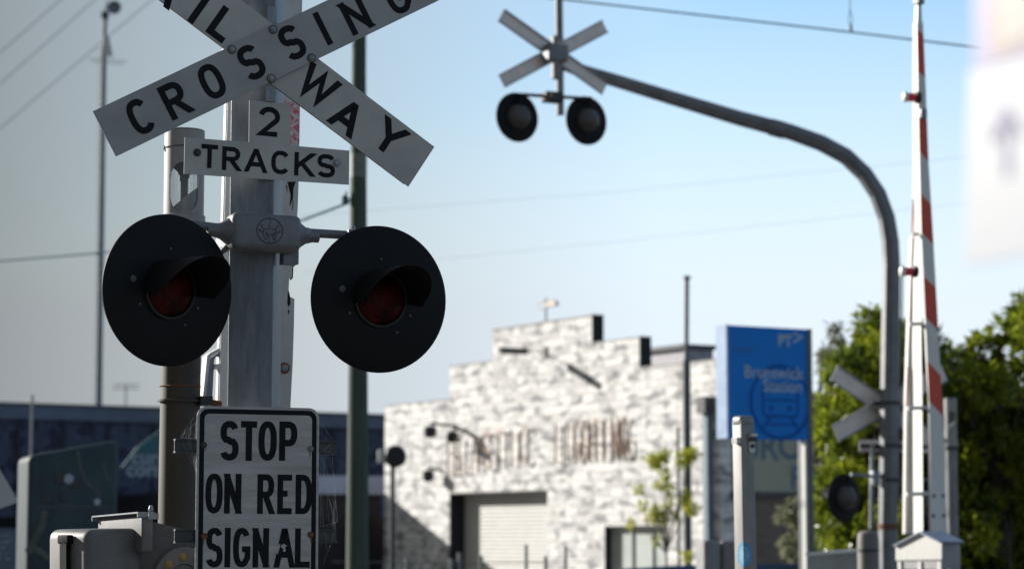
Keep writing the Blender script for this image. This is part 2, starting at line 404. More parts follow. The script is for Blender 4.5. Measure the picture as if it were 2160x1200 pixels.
# junction box with round emblem
mb = MB(); v = -.235
pl, pr, pt_, pb = P(490, 488, v).x, P(638, 488, v).x, P(565, 450, v).z, P(565, 527, v).z
tilt = Matrix.Translation(((pl+pr)/2, 0, (pt_+pb)/2)) @ Matrix.Rotation(R(0.6), 4, 'Y')
wx, wz = (pr-pl)/2, (pt_-pb)/2
mb.box(-wx, wx, v, v+.13, -wz, wz, 0, tilt, bev=.028)
for s_ in (-1, 1):                                          # flared necks on both ends
    prof = [(.060, 0), (.052, .02), (.034, .045), (.026, .075), (.026, .10)]
    mb.lathe(prof, 20, 0, tilt @ Matrix.Translation((s_*(wx-.012), -.17, .0)) @ Matrix.Rotation(R(-90*s_), 4, 'Z'), 'Y')
jb = part('junction_box', mb, cast, sig, 40)
# the back of the clamp that grips the post
mb = MB(); zc = (pt_+pb)/2; mb.box(-.14, .15, -.10, .13, zc-.05, zc+.05, bev=.01); mb.box(.085, .15, -.12, -.06, zc-.115, zc-.05)
part('post_clamp', mb, galv, sig)
mb = MB(); cx, cz = P(569, 487, v).x, P(569, 487, v).z; y = v - .0012
mb.ribbon([(cx + .0545*math.cos(R(a)), cz + .0515*math.sin(R(a))) for a in range(0, 360, 8)], .0021, True, y)
sc = .0515
em = [[(-.05, .82), (.03, .86), (.05, .70), (-.03, .45), (-.06, .12), (-.42, .10), (-.38, .18)],
      [(-.58, .48), (-.70, .42), (-.66, .28), (-.56, .20), (-.46, -.05), (-.58, -.22), (-.36, -.72), (-.06, -.30), (-.02, -.9), (.05, -.86)],
      [(-.74, .02), (-.84, .08), (-.86, -.02), (-.70, -.10), (-.5, -.06)],
      [(.16, .20), (.36, .08), (.52, .12), (.56, .34), (.70, .46), (.76, .36)],
      [(.46, -.05), (.58, -.22), (.40, -.74), (.12, -.28)], [(.56, -.06), (.74, -.12), (.84, -.02), (.78, .06)],
      [(-.30, -.14), (-.18, -.22), (-.30, -.38), (-.30, -.14)], [(.26, -.24), (.42, -.16), (.36, -.38), (.26, -.24)]]
for k, pl_ in enumerate(em): mb.ribbon([(cx + x*sc, cz + z*sc) for x, z in pl_], .0015, False, y - .0002*k)
part('emblem', mb, darksteel, jb)
mb = MB()                                                   # cross arm pipes
zc = P(650, 491, -.17).z
mb.tube([(wx-.01 + (pl+pr)/2 + .03, -.17, zc), (P(748, 497, -.17).x, -.17, P(748, 497, -.17).z)], .0185, 16)
mb.tube([((pl+pr)/2 - wx - .03, -.17, P(480, 482, -.17).z), (P(395, 470, -.17).x, -.17, P(395, 473, -.17).z)], .0185, 16)
mb.tube([P(486, 512, -.15), P(455, 545, -.10)], .012, 10)
part('cross_arm', mb, cast, sig, 40)
mb = MB(); bolt(mb, P(648, 489, -.195), .013, .012); part('bolt', mb, galv, jb, 30)

# signal lights (mesh data shared by every crossing light of the scene)
LIGHT = {}
def light_meshes():
    if LIGHT: return
    r = .304
    mb = MB()
    mb.lathe([(.118, -.004), (r-.012, -.004), (r, .004), (r, .010), (r-.006, .012), (.15, .016)], 72)
    mb.lathe([(.150, .0165), (.150, .06), (.135, .10), (.085, .15), (.04, .165), (0, .168)], 40, 1)
    mb.tube([(0, .08, .12), (0, .08, .285)], .020, 14); mb.lathe([(.03, .22), (.03, .28)], 16, 0, Matrix.Translation((0, .08, 0)), 'Z')
    LIGHT['signal_light'] = (mb, [lampblack, mat('grey lamp housing', (.075, .07, .07), .5)], 40)
    mb = MB(); mb.lathe([(.118, .002), (.118, -.018), (.108, -.018), (.108, -.002)], 48)
    LIGHT['lens_rim'] = (mb, mat('dark rim', (.018, .018, .02), .5, spec=.3), 40)
    mb = MB(); mb.lathe([(.108, -.006), (.10, -.016), (.085, -.026), (.06, -.036), (.03, -.041), (0, -.042)], 40)
    LIGHT['lens'] = (mb, lensm, 60)
    mb = MB(); nA, nL = 36, 14; rad = .124
    for side in (0, 1):
        vs = []
        for i in range(nA+1):
            a = -8 + 196*i/nA; top = max(0, math.sin(R(a)))
            Ln = .13 + .19*top**.7
            for j in range(nL+1):
                f = j/nL; rr = rad + .014*f - (.003 if side else 0)
                vs.append((rr*math.cos(R(a)), -.006 - Ln*f, rr*math.sin(R(a)) - .015*f))
        mb.add(vs, [(i*(nL+1)+j, (i+1)*(nL+1)+j, (i+1)*(nL+1)+j+1, i*(nL+1)+j+1) for i in range(nA) for j in range(nL)])
    vs = []; 
    for i in range(nA+1):
        a = -8 + 196*i/nA; top = max(0, math.sin(R(a))); Ln = .13 + .19*top**.7
        for q_ in (0, .003):
            rr = rad + .014 - q_; vs.append((rr*math.cos(R(a)), -.006 - Ln, rr*math.sin(R(a)) - .015))
    mb.add(vs, [(2*i, 2*i+1, 2*i+3, 2*i+2) for i in range(nA)])
    LIGHT['hood'] = (mb, lampblack, 50)
    for i_, (a, rr) in enumerate(((90, .165), (205, .15), (-25, .15), (-60, .155))):
        mb = MB(); LIGHT['screw', i_] = (mb, mat('dull screw', (.12, .13, .14), .5, .3), 30); bolt(mb, Vector((rr*math.cos(R(a)), -.0045, rr*math.sin(R(a)))), .0042, .005)
    mb = MB(); bolt(mb, Vector((-.17, -.0045, .035)), .010, .004)
    LIGHT['screw', 4] = (mb, mat('dull screw', (.12, .13, .14), .5, .3), 30)
LIGHTME = {}
def make_light(parent, loc, rz, rx=0):
    light_meshes(); root = None
    for nm in ['signal_light', 'lens_rim', 'lens', 'hood'] + [('screw', i) for i in range(5)]:
        on = nm if isinstance(nm, str) else nm[0]
        if nm not in LIGHTME:
            b_, m_, sm = LIGHT[nm]; o = b_.build(on, m_, None, sm); LIGHTME[nm] = o.data
        else:
            o = bpy.data.objects.new(on, LIGHTME[nm]); COL.objects.link(o)
        if nm == 'signal_light':
            root = o; o.parent = parent; o.location = loc; o.rotation_euler = (rx, 0, rz)
        else: o.parent = root
    return root
make_light(sig, P(356, 612, -.25), R(19), R(2))
make_light(sig, P(801, 631, -.25), R(5), R(2))

mb = MB(); p = P(743, 487, -.19); mb.box(p.x-.02, p.x+.05, -.205, -.15, p.z-.03, p.z+.006, bev=.008); mb.lathe([(.010, p.z+.004), (.010, p.z+.022), (.006, p.z+.024)], 6, 0, Matrix.Translation((p.x+.006, -.18, 0)), 'Z')
part('arm_clamp', mb, galv, sig, 40)
# STOP ON RED SIGNAL plate
v = -.185; x0, x1 = P(414, 1000, v).x, P(672.5, 1000, v).x; z1 = P(540, 858, v).z; z0 = z1 - .765
mb = MB(); sh = Matrix.Rotation(R(-.25), 4, 'Y')
mb.prism(rrect(x0, x1, z0, z1, .045), v, v + .004, 0)
mb.prism(rrect(x0+.011, x1-.011, z0+.011, z1-.011, .036), v - .0006, v, 1)
mb.prism(rrect(x0+.031, x1-.031, z0+.031, z1-.031, .020), v - .0012, v - .0006, 0)
for row, hh, st in (((('S', 484, 929, .078), ('T', 525, 929.5, .068), ('O', 564.5, 929.5, .078), ('P', 608, 930, .077)), .160, .0265),
                    ((('O', 451.5, 1040, .072), ('N', 491, 1040.5, .071), ('R', 560.5, 1041.5, .071), ('E', 600.5, 1042, .062), ('D', 641, 1042, .071)), .160, .0245),
                    ((('S', 452, 1154, .070), ('I', 480, 1154, .026), ('G', 510, 1154, .073), ('N', 550, 1154.5, .068), ('A', 600, 1155, .086), ('L', 638, 1155, .064)), .158, .0245)):
    for ch, px, py, wd in row: letter(mb, ch, P(px, py, v - .0016), wd, hh, st, R(-.3), 1)
# scratched paint on the last word
for q4 in (((581, 1165), (588, 1147), (592, 1146), (586, 1168)), ((592, 1152), (597, 1146), (606, 1150), (596, 1156))):
    pp = [P(x, y, v - .0034) for x, y in q4]; mb.add([tuple(p) for p in pp], [(0, 1, 2, 3)], 2)
stp = part('stop_plate', mb, [signw2, black, signw2], sig)
for px, py, m_ in ((430, 938, darksteel), (655, 946, galv_dark), (431, 1130, rust), (655, 1127, rust)):
    mb = MB(); bolt(mb, P(px, py, v - .0015), .0095, .006); part('bolt', mb, m_, stp, 30)
mb = MB()
for px, py, ln in ((655, 950, 22), (655, 1134, 18), (431, 1137, 16), (657, 1136, 9), (433, 944, 8)):
    for k in range(3):
        xx = px + random.uniform(-3, 3); a_, b_ = P(xx, py, v - .0014), P(xx + random.uniform(-1.5, 1.5), py + ln*random.uniform(.5, 1), v - .0014)
        mb.ribbon([(a_.x, a_.z), (b_.x, b_.z)], random.uniform(.0006, .0014), False, v - .0013 - .0001*k)
part('rust_streak', mb, dirt, stp)
for py in (940, 1130):                                     # extruded I-section rails
    mb = MB(); q0, q1 = P(367, py, v + .03), P(708, py + 8, v + .03); hh = .028
    zl = q0.z
    prof = [(-.016, -hh), (.016, -hh), (.016, -hh+.006), (.004, -hh+.008), (.004, hh-.008), (.016, hh-.006), (.016, hh), (-.016, hh), (-.016, hh-.006), (-.004, hh-.008), (-.004, -hh+.008), (-.016, -hh+.006)]
    yb = v + .024
    vs = [(q0.x, yb + a_, zl + b_) for a_, b_ in prof] + [(q1.x, yb + a_, zl + b_) for a_, b_ in prof]; nn = len(prof)
    mb.add(vs, [tuple(range(nn)), tuple(range(2*nn-1, nn-1, -1))] + [(i, i+nn, (i+1) % nn+nn, (i+1) % nn) for i in range(nn)])
    mb.box(-.05, .05, yb+.017, -.09, zl-.02, zl+.02)
    part('sign_rail', mb, mat('weathered aluminium', (.05, .05, .05), .5, .0, .4, 20), stp)

# cobwebs either side of the stop plate
for lab, an, k, sd_ in (('torn cobweb hanging from the rail ends right of the stop plate', [(676, 890), (704, 930), (680, 950), (700, 955), (712, 1100), (676, 1110), (677, 960), (708, 1118), (682, 1190)], 48, 3),
                       ('small cobweb stretched between the upper rail and left edge of the stop plate', [(414, 870), (380, 922), (412, 925), (413, 890), (396, 905), (414, 1000), (410, 955)], 22, 5)):
    rr = random.Random(sd_); mb = MB(); A = [F.o + F.ex*p.x + F.ey*p.y + Vector((0, 0, p.z)) for p in (P(x, y, v + .012) for x, y in an)]
    for i in range(len(A)-1): mb.tube([A[i], A[i+1]], .0002, 4, cap=False)
    for _ in range(k):
        i, j = rr.randrange(len(A)-1), rr.randrange(len(A)-1); f, g = rr.random(), rr.random()
        a_, b_ = A[i].lerp(A[i+1], f), A[j].lerp(A[j+1], g)
        if (a_-b_).length > .22: continue
        mb.tube([a_, a_.lerp(b_, .5) + Vector((0, 0, -.012*rr.random())), b_], .00014, 4, cap=False)
    tag(mb.build('cobweb', webm), lab, 'cobweb')

# ================================================================== BELL POST behind the left light
FB = Frame(381, 700, 10.75, 22); PB = FB.P
bell = FB.empty('bell_post', 'round bell post with a meshed sound window in its pale top', 'bell post', 'crossing bell posts')
rad = (PB(430, 400).x - PB(347, 400).x)/2; cxp = PB(388, 400).x
ztop, zw1, zw0, zj = PB(388, 279).z, PB(388, 348).z, PB(388, 452).z, PB(388, 462).z
def bell_post(parent, rad, cxp, ztop, zw1, zw0, zj, view, lean=0):
    nA, nZ = 96, 90; mb = MB(); hz = zj - .0
    wins = [(view, .98*1.0), (view + 180 - 52, 1.0), (view + 180 + 52, 1.0)]
    def inside(a, z):
        for c_, s_ in wins:
            da = (a - c_ + 180) % 360 - 180
            hwA = 45 if c_ == view else 40; wz_ = (zw1 - zw0)/2; zc = (zw1 + zw0)/2
            xx = R(da)*rad; hx = R(hwA)*rad; rr = hx*.98
            dz = max(0, abs(z - zc) - (wz_ - rr)); 
            if dz <= 0 and abs(xx) < hx: return True
            if dz > 0 and xx*xx + dz*dz < rr*rr: return True
        return False
    vs = []; idx = {}
    zs = [hz + (ztop - hz)*j/nZ for j in range(nZ+1)]
    for side in (0, 1):
        rr = rad - .006*side
        for j, z in enumerate(zs):
            for i in range(nA):
                a = 360*i/nA; vs.append((cxp + rr*math.cos(R(a)), rr*math.sin(R(a)), z))
    fs = []; off = nA*(nZ+1); keep = {}
    for j in range(nZ):
        for i in range(nA):
            keep[i, j] = not inside(360*(i+.5)/nA, (zs[j]+zs[j+1])/2)
    for (i, j), k in keep.items():
        if not k: continue
        i2 = (i+1) % nA; a_, b_, c_, d_ = j*nA+i, j*nA+i2, (j+1)*nA+i2, (j+1)*nA+i
        fs.append((a_, b_, c_, d_)); fs.append((off+a_, off+d_, off+c_, off+b_))
        for (ii, jj, e0, e1) in (((i-1) % nA, j, a_, d_), (i2, j, b_, c_), (i, j-1, a_, b_), (i, j+1, d_, c_)):
            if (ii, jj) in keep and not keep[ii, jj]: fs.append((e0, e1, off+e1, off+e0))
    mb.add(vs, fs)
    mb.lathe([(rad-.002, ztop), (rad+.001, ztop+.003), (rad-.004, ztop+.008), (0, ztop+.012)], 48, 0, Matrix.Translation((cxp, 0, 0)), 'Z')
    mb.lathe([(rad+.0075, zj-.035), (rad+.0075, zj+.012), (rad+.001, zj+.016)], 48, 0, Matrix.Translation((cxp, 0, 0)), 'Z')
    hd = part('bell_head', mb, mat('pale galvanised tube', (.27, .28, .29), .55, .2, .2, 8, stretch=(2, 2, 1)), parent, 40)
    mb = MB(); rr = rad - .008                              # sloped sounder plate inside
    zs0 = (zw1*.28 + zw0*.72); n3 = 36; ca = R(view + 90)
    ring = [(rr*math.cos(2*math.pi*i/n3), rr*math.sin(2*math.pi*i/n3)) for i in range(n3)]
    mb.add([(cxp + x, y, zw0 - .03) for x, y in ring] + [(cxp + x, y, zs0 + .85*(x*math.cos(ca) + y*math.sin(ca))) for x, y in ring],
           [tuple(range(n3-1, -1, -1)), tuple(range(n3, 2*n3))] + [(i, (i+1) % n3, (i+1) % n3 + n3, i + n3) for i in range(n3)])
    part('sounder_plate', mb, galv, hd)
    mb = MB()                                               # wire mesh screen
    for k in range(0, 360, 5):
        mb.tube([(cxp + rr*math.cos(R(k)), rr*math.sin(R(k)), zw0-.005), (cxp + rr*math.cos(R(k)), rr*math.sin(R(k)), zw1+.005)], .0005, 4, cap=False)
    z = zw0
    while z < zw1:
        mb.tube([(cxp + rr*math.cos(R(k)), rr*math.sin(R(k)), z) for k in range(0, 361, 12)], .0005, 4, cap=False); z += .0075
    part('wire_screen', mb, galv, hd)
    return hd
view = math.degrees(math.atan2(-1, .13)) - 22
bell_post(bell, rad, cxp, ztop, zw1, zw0, zj, view)
mb = MB(); r2 = rad*.985; cl = PB(379, 900).x
mb.tube([(cl - .004, 0, 0), (cl, 0, PB(380, 900).z), (cxp, 0, zj-.03)], r2, 40)
part('pipe', mb, pipebrown, bell, 40)
mb = MB(); zc = PB(380, 845).z
mb.lathe([(r2+.002, -.006), (r2+.014, -.005), (r2+.014, .004), (r2+.002, .006)], 40, 0, Matrix.Translation((cl, 0, zc)) @ Matrix.Rotation(R(1), 4, 'X'), 'Z')
q0 = PB(428, 848, -.05); mb.box(q0.x-.02, q0.x+.035, -.09, .0, zc-.022, zc+.018)
zc2 = PB(380, 815).z; mb.lathe([(r2+.001, -.003), (r2+.004, 0), (r2+.001, .003)], 40, 1, Matrix.Translation((cl, 0, zc2)), 'Z')
part('clamp_ring', mb, [darksteel, rust], bell, 40)
mb = MB(); zt = PB(388, 316).z
mb.tube([(cxp + (rad+.002)*math.cos(R(k)), (rad+.002)*math.sin(R(k)), zt + .006*math.sin(R(k+200))) for k in range(0, 361, 10)], .0022, 6)
mb.tube([PB(349, 320, -.06), PB(347, 308, -.09)], .003, 6)
part('wire_tie', mb, darksteel, bell, 40)

# ================================================================== FOREGROUND BOOM GATE (arm upright behind the post)
FG = Frame(540, 850, 10.9, 22); PG = FG.P
gate = FG.empty('boom_gate', 'raised white boom gate with flaking edge and grey gear box behind the signal post', 'boom gate', 'level crossing boom gates')
def strip_rows(mb, rows, y0, y1, Pf, mi=0):
    """tapered bar: rows of (py, px left, px right) on the plane y0, given real thickness"""
    L_ = [Pf(a, y, y0) for y, a, b in rows]; R_ = [Pf(b, y, y0) for y, a, b in rows]
    mb.prism([(p.x, p.z) for p in L_] + [(p.x, p.z) for p in reversed(R_)], y0, y1, mi)
mb = MB()
strip_rows(mb, [(-260, 490, 520), (0, 484, 522), (300, 475, 520), (640, 465, 515), (850, 459, 512), (1330, 446, 505)], .06, .10, PG)
strip_rows(mb, [(-260, 492, 500), (0, 487, 496), (300, 478, 488), (640, 468, 480), (850, 462, 474), (1330, 449, 462)], .05, .0595, PG)
part('boom_rail', mb, white, gate)
mb = MB()
edge = [(-260, 640), (0, 637.5), (215, 633), (386, 630), (440, 628), (530, 623), (558, 622), (562, 617), (585, 616), (588, 610), (612, 609), (626, 612), (630, 621), (690, 620), (775, 617), (850, 613), (1330, 600)]
pts = [PG(x, y, 0) for y, x in edge]; lf = [PG(560, -260, 0), PG(550, 850, 0), PG(535, 1330, 0)]
mb.prism([(p.x, p.z) for p in lf] + [(p.x, p.z) for p in reversed(pts)], 0, .028, 0)
def patch(pl, mi, dy): 
    pp = [PG(x, y, dy) for x, y in pl]; mb.add([tuple(p) for p in pp], [tuple(range(len(pp)))], mi)
patch([(595, 212), (632.5, 214), (631, 304), (594, 300)], 2, -.001)
patch([(594, 284), (612, 281), (614, 305), (594, 305)], 3, -.0015)
for pl_ in ([(606, 384), (624, 383), (619, 398), (618, 420), (611, 437), (613, 412), (609, 396)], [(622, 556), (617, 560), (616, 584), (611, 588), (612, 592), (618, 586), (619, 563), (623, 560)],
            [(609, 612), (612, 625), (613, 640), (609, 648), (606, 640), (607, 618)], [(607, 652), (611, 656), (608, 664)], [(603, 392), (606, 391), (606, 410)], [(616, 440), (618, 424), (619.5, 424), (617, 446)]):
    patch(pl_, 1, -.001)
bd = part('boom_board', mb, [mat('old white tape', (.47, .48, .50), .5, 0, .15, 12), black, pinkp, redp], gate)
mb = MB(); p = PG(600, 776, -.001)
mb.lathe([(.0, -.004), (.025, -.004), (.026, 0)], 24, 0, Matrix.Translation(p)); bolt(mb, p + Vector((0, -.004, 0)), .012, .008, 1)
part('bolt', mb, [rust, galv], bd, 30)
mb = MB()                                                  # bent bracket beside the arm
def poly(pl, y0, y1, mi=0): mb.prism([(lambda q: (q.x, q.z))(PG(x, y, y0)) for x, y in pl], y0, y1, mi)
poly([(428, 838), (437, 750), (444, 744), (464, 733), (464, 741), (446, 752), (443, 756), (434, 838)], .02, .10)
poly([(434, 838), (443, 756), (464, 742), (464, 752), (455, 752), (452, 760), (448, 838)], .03, .04, 1)
poly([(452, 778), (468, 776), (468, 766), (453, 768)], .02, .1); poly([(446, 842), (468, 846), (468, 860), (444, 858)], .02, .12, 2)
part('boom_bracket', mb, [white, galv, rust], gate)
# gear box at the lower left
G = Frame(190, 1150, 9.9, 40); PQ = G.P
gx = lambda px, py, vv: FG_local(px, py, vv)
def to_gate(Fr):
    """matrix from frame Fr to the gate's frame"""
    A = Matrix.Translation(FG.o) @ Matrix.Rotation(FG.a, 4, 'Z'); B = Matrix.Translation(Fr.o) @ Matrix.Rotation(Fr.a, 4, 'Z')
    return A.inverted() @ B
MG = to_gate(G); tl = Matrix.Rotation(R(-1.3), 4, 'Y')
mb = MB(); mb.M = MG @ tl
zt = PQ(250, 1116).z; xL = PQ(199, 1150).x; xR = PQ(318, 1150).x
mb.box(xL, xR, 0, .335, .75, zt, 0, bev=.04)
boxm = mat('grey box casting', (.15, .155, .165), .55, 0, .35, 7, bump=.05, bscale=120)  # grey casting with random tone variation
gb = part('gear_box', mb, boxm, gate, 40)
G2 = Frame(300, 1150, 10.0, 20); PQ2 = G2.P; MG2 = to_gate(G2)
G3 = Frame(260, 1100, 10.15, -58); P3 = G3.P; M3 = to_gate(G3); up3 = Matrix.Rotation(R(-1.6), 4, 'Y')
mb = MB(); mb.M = M3
a0, a1 = P3(214, 1100), P3(309, 1100); zl = P3(260, 1089).z
mb.box(a0.x, a1.x, 0, .05, zt-.10, zl, 0, up3, bev=.012)
part('box_top', mb, boxm, gb, 40)
mb = MB(); mb.M = M3
mb.box(a0.x-.012, a1.x+.004, -.022, .055, zl+.006, zl+.012, 0, up3); mb.box(a0.x-.012, a0.x-.006, -.022, .055, zl-.010, zl+.0055, 0, up3); mb.box(a1.x-.002, a1.x+.004, -.022, .055, zl-.010, zl+.0055, 0, up3)
q = P3(316, 1089, .03)
mb.lathe([(.007, zl), (.011, zl+.018), (.006, zl+.032), (0, zl+.034)], 12, 0, Matrix.Translation((q.x+.01, .03, .012)), 'Z')
mb.box(a1.x+.005, q.x+.045, .005, .05, zl-.012, zl+.012, 0)
part('lid', mb, galv, gb, 30)
mb = MB(); mb.M = MG @ tl                                   # strap latch on the sunlit end
xs = xL - .012
mb.box(xs-.014, xs+.004, .125, .178, .75, zt-.035); mb.box(xs-.016, xs+.013, .110, .196, zt-.058, zt-.022, 0, bev=.006)
part('latch_strap', mb, mat('black strap', (.010, .010, .010), .7, spec=.1), gb, 30)
mb = MB(); mb.M = MG2 @ tl
xR2 = PQ2(305, 1150, .09).x; xx = PQ2(409, 1150, .09).x + .25; zt2 = PQ2(320, 1101, .09).z
mb.prism([(xR2-.02, .75), (xx, .75), (xx, zt2-.09), (xR2+.19, zt2-.03), (xR2+.07, zt2), (xR2-.02, zt2)], .09, .34)
part('drive_housing', mb, mat('dark casting', (.085, .09, .10), .55, 0, .3, 9), gb, 30)
mb = MB(); c_ = PQ2(386, 1218, .088); mb.M = MG2
mb.lathe([(.128, .0), (.128, -.022), (.122, -.028), (.06, -.030), (.055, -.018), (0, -.018)], 48, 0, Matrix.Translation(c_))
fl = part('bearing_flange', mb, cast, gb, 35)
for k in range(8):
    a = 95 + 45*k; mb = MB(); mb.M = MG2
    pp = c_ + Vector((.088*math.cos(R(a)), -.0295, .088*math.sin(R(a))))
    mb.lathe([(.0165, 0), (.0165, -.004), (.012, -.004)], 20, 0, Matrix.Translation(pp)); mb.lathe([(.0115, -.0035), (.0115, -.013), (.008, -.014)], 6, 1, Matrix.Translation(pp))
    part('bolt', mb, [brass, mat('bolt brass', (.36, .28, .10), .45, .2)], fl, 30)
mb = MB(); mb.M = MG; mb.box(xL+.05, xR-.02, .05, .28, 0, .749); part('pedestal', mb, galv_dark, gate)

# ================================================================== SHOP BUILDINGS
white_plain = mat('roller door paint', (.62, .615, .60), .5, 0, .08, 3)
FW = Frame(817, 1100, 65.4, -60); PW = FW.P
wb = FW.empty('white_brick_building', 'white and grey brick warehouse with stepped parapet, roller door and thin copper letters', 'building')
U = lambda px, py=1000, vv=0: PW(px, py, vv).x
Z = lambda px, py, vv=0: PW(px, py, vv).z
uL, u1, u2, u3, u4, uR = U(812, 860), U(949, 770), U(1039, 690), U(1249, 690), U(1349, 740), U(1518, 760)
zA, zB, zC, zD, zE = Z(880, 850), Z(995, 768), Z(1140, 682), Z(1310, 717), Z(1450, 766)
dL, dR, dT = U(948, 1060), U(1155, 1040), Z(1060, 1036)
wL, wR, wT, wB = U(1275, 1110), U(1408, 1110), Z(1330, 1108), Z(1330, 1215)
th = .28
mb = MB()
def rect(a, b, z0, z1, y0=0, y1=th, mi=0): mb.prism([(a, z0), (b, z0), (b, z1), (a, z1)], y0, y1, mi)
rect(uL, dL, 0, zA - .4); rect(dL, dR, dT, zA - .4); rect(dR, wL, 0, zA - .4); rect(wL, wR, wT, zA - .4); rect(wL, wR, 0, wB); rect(wR, uR, 0, zA - .4)
zb = zA - .4
mb.prism([(uL, zb), (uR, zb), (uR, zE), (u4, zE), (u4, zD), (u3, zD), (u3, zC), (u2, zC), (u2, zB), (u1, zB), (u1, zA), (uL, zA)], 0, th)
part('wall', mb, white_brick, wb)
mb = MB()                                                   # thin grey coping, black plates that paint the shade of the step ends
for a, b, z in ((uL, u1, zA), (u1, u2, zB), (u2, u3, zC), (u3, u4, zD), (u4, uR, zE)):
    mb.box(a-.02, b+.0, -.012, th+.01, z+.002, z+.03, 1)
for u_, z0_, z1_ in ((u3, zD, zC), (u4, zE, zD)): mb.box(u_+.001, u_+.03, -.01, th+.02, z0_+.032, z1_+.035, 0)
coping = mat('dark coping', (.10, .10, .11), .7)
part('coping', mb, [mat('painted step shade', (.012, .015, .02), .7), mat('grey coping', (.30, .30, .30), .7)], wb)
mb = MB(); t_ = .45                                         # door recess and roller door
n_ = 26; zz = [dT*i/n_ for i in range(n_+1)]; pts = []
for i in range(n_): pts += [(t_, zz[i]), (t_-.022, zz[i]+.03), (t_-.022, zz[i+1]-.03)]
pts.append((t_, dT)); vs = [(dL-.02, y, z) for y, z in pts] + [(dR+.02, y, z) for y, z in pts]; n2 = len(pts)
mb.add(vs, [(i, i+1, i+1+n2, i+n2) for i in range(n2-1)])
part('roller_door', mb, white_plain, wb)
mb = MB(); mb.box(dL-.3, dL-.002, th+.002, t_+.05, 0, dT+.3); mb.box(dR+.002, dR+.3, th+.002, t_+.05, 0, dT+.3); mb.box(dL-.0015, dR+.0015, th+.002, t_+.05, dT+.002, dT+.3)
mb.box(dL+.0005, dL+.03, .004, t_-.03, 0, dT-.031); mb.box(dL+.0005, dR-.0005, .004, t_-.03, dT-.03, dT-.0005)  # near-black lining paints the shade of left jamb and lintel
part('door_jamb', mb, mat('painted reveal shade', (.010, .012, .018), .7), wb)
mb = MB(); mb.box(wL-.1, wR+.1, .22, .25, wB-.1, wT+.1)
part('window_reveal', (lambda m: m.box(wL+.0005, wL+.03, .004, .16, wB, wT-.031).box(wL+.0005, wR-.0005, .004, .16, wT-.03, wT-.0005))(MB()), MATS['painted reveal shade'], wb)  # near-black lining paints the shade inside the window reveal
win = part('window', mb, mat('frosted window', (.55, .60, .58), .25, 0, .15, 1.5), wb)
mb = MB()
for k in range(4):
    x = wL + .05 + (wR-wL-.1)*k/3; mb.box(x-.015, x+.015, .17, .218, wB, wT-.0605)
mb.box(wL+.031, wR-.031, .17, .217, wT-.06, wT-.002)
part('window_frame', mb, mat('pale frame', (.5, .52, .52), .5), win)
mb = MB(); copper = mat('copper letters', (.58, .40, .30), .4, 0, .2, 6)
def letters_on_wall(s, px0, py0, px1, py1, hgt):
    a_, b_ = PW(px0, py0, -.10), PW(px1, py1, -.10)
    hgl = hgt; n_ = len(s); 
    for i, ch in enumerate(s):
        f = (i+.5)/n_; c = a_.lerp(b_, f); wd = (b_.x-a_.x)/n_*.66
        hw = .026; iw, ih = wd - hw, hgl - hw
        for pts, cl in glyph(ch) if ch != 'H' else [([(0, 0), (0, 1)], 0), ([(1, 0), (1, 1)], 0), ([(0, .5), (1, .5)], 0)]:
            pl_ = [(c.x + (x-.5)*iw, -.10, c.z + (z-.5)*ih) for x, z in pts]
            if cl: pl_.append(pl_[0])
            mb.tube(pl_, hw, 6)
        for dz in (-.3, .3): mb.tube([(c.x, -.09, c.z+dz*ih), (c.x, -.001, c.z+dz*ih)], .008, 5)
letters_on_wall('ELASTIC', 940, 962, 1120, 938, .92)
letters_on_wall('LIGHTING', 1168, 934, 1328, 921, .95)
part('lettering', mb, copper, wb, 40)
def wall_lamp(px, py, ln, rr, drop=.0):
    mb = MB(); p = PW(px, py, 0)
    mb.tube([(p.x, -.001, p.z), (p.x, -ln, p.z + .05), (p.x, -ln, p.z-.1)], .035, 8)
    mb.lathe([(rr*.5, .0), (rr, -.05), (rr, -.24), (rr*.4, -.30)], 16, 0, Matrix.Translation((p.x, -ln, p.z - .02)), 'Z')
    part('wall_lamp', mb, mat('black lamp metal', (.015, .016, .02), .5), wb, 40)
wall_lamp(962, 898, .75, .17); wall_lamp(985, 908, .42, .15); wall_lamp(925, 990, .3, .15)
mb = MB(); p = PW(1152, 743, 0); mb.box(p.x-.07, p.x+.07, -1.30, -.55, p.z-.07, p.z+.07); mb.tube([(p.x, -.549, p.z), (p.x, -.03, p.z)], .014, 6); mb.box(p.x-.10, p.x+.10, -.025, -.0015, p.z-.14, p.z+.14)
part('flag_bracket', mb, MATS['dark coping'], wb)
mb = MB(); x = U(1500, 1000) ; z1_ = Z(1500, 872)           # downpipe with rain head
mb.box(x-.09, x+.09, -.16, -.003, 0, z1_-.002, 0); mb.box(x-.16, x+.16, -.26, -.003, z1_, z1_+.36, 1)
part('downpipe', mb, [mat('blue grey downpipe', (.20, .27, .34), .4), MATS['dark coping']], wb)
mb = MB()                                                   # brown side wall, back walls and flat roof
mb.box(uR-.28, uR-.002, th+.002, th+.32, 0, zE-.1, 0)
mb.box(uR-.28, uR-.03, th+.322, 13, 0, 4.55, 1)
mb.box(uL+.02, uL+.25, th+.002, 13, 0, 4.5, 1); mb.box(uL+.252, uR-.282, 12.7, 13, 0, 4.5, 1)
mb.box(uL+.252, uR-.282, th+.002, 12.69, 4.3, 4.4, 2)
part('side_wall', mb, [white_brick, brown_brick, MATS['dark coping']], wb)
mb = MB(); zr0, zr1 = 5.0, Z(1440, 728, 2.2)                # raised clerestory behind the parapet
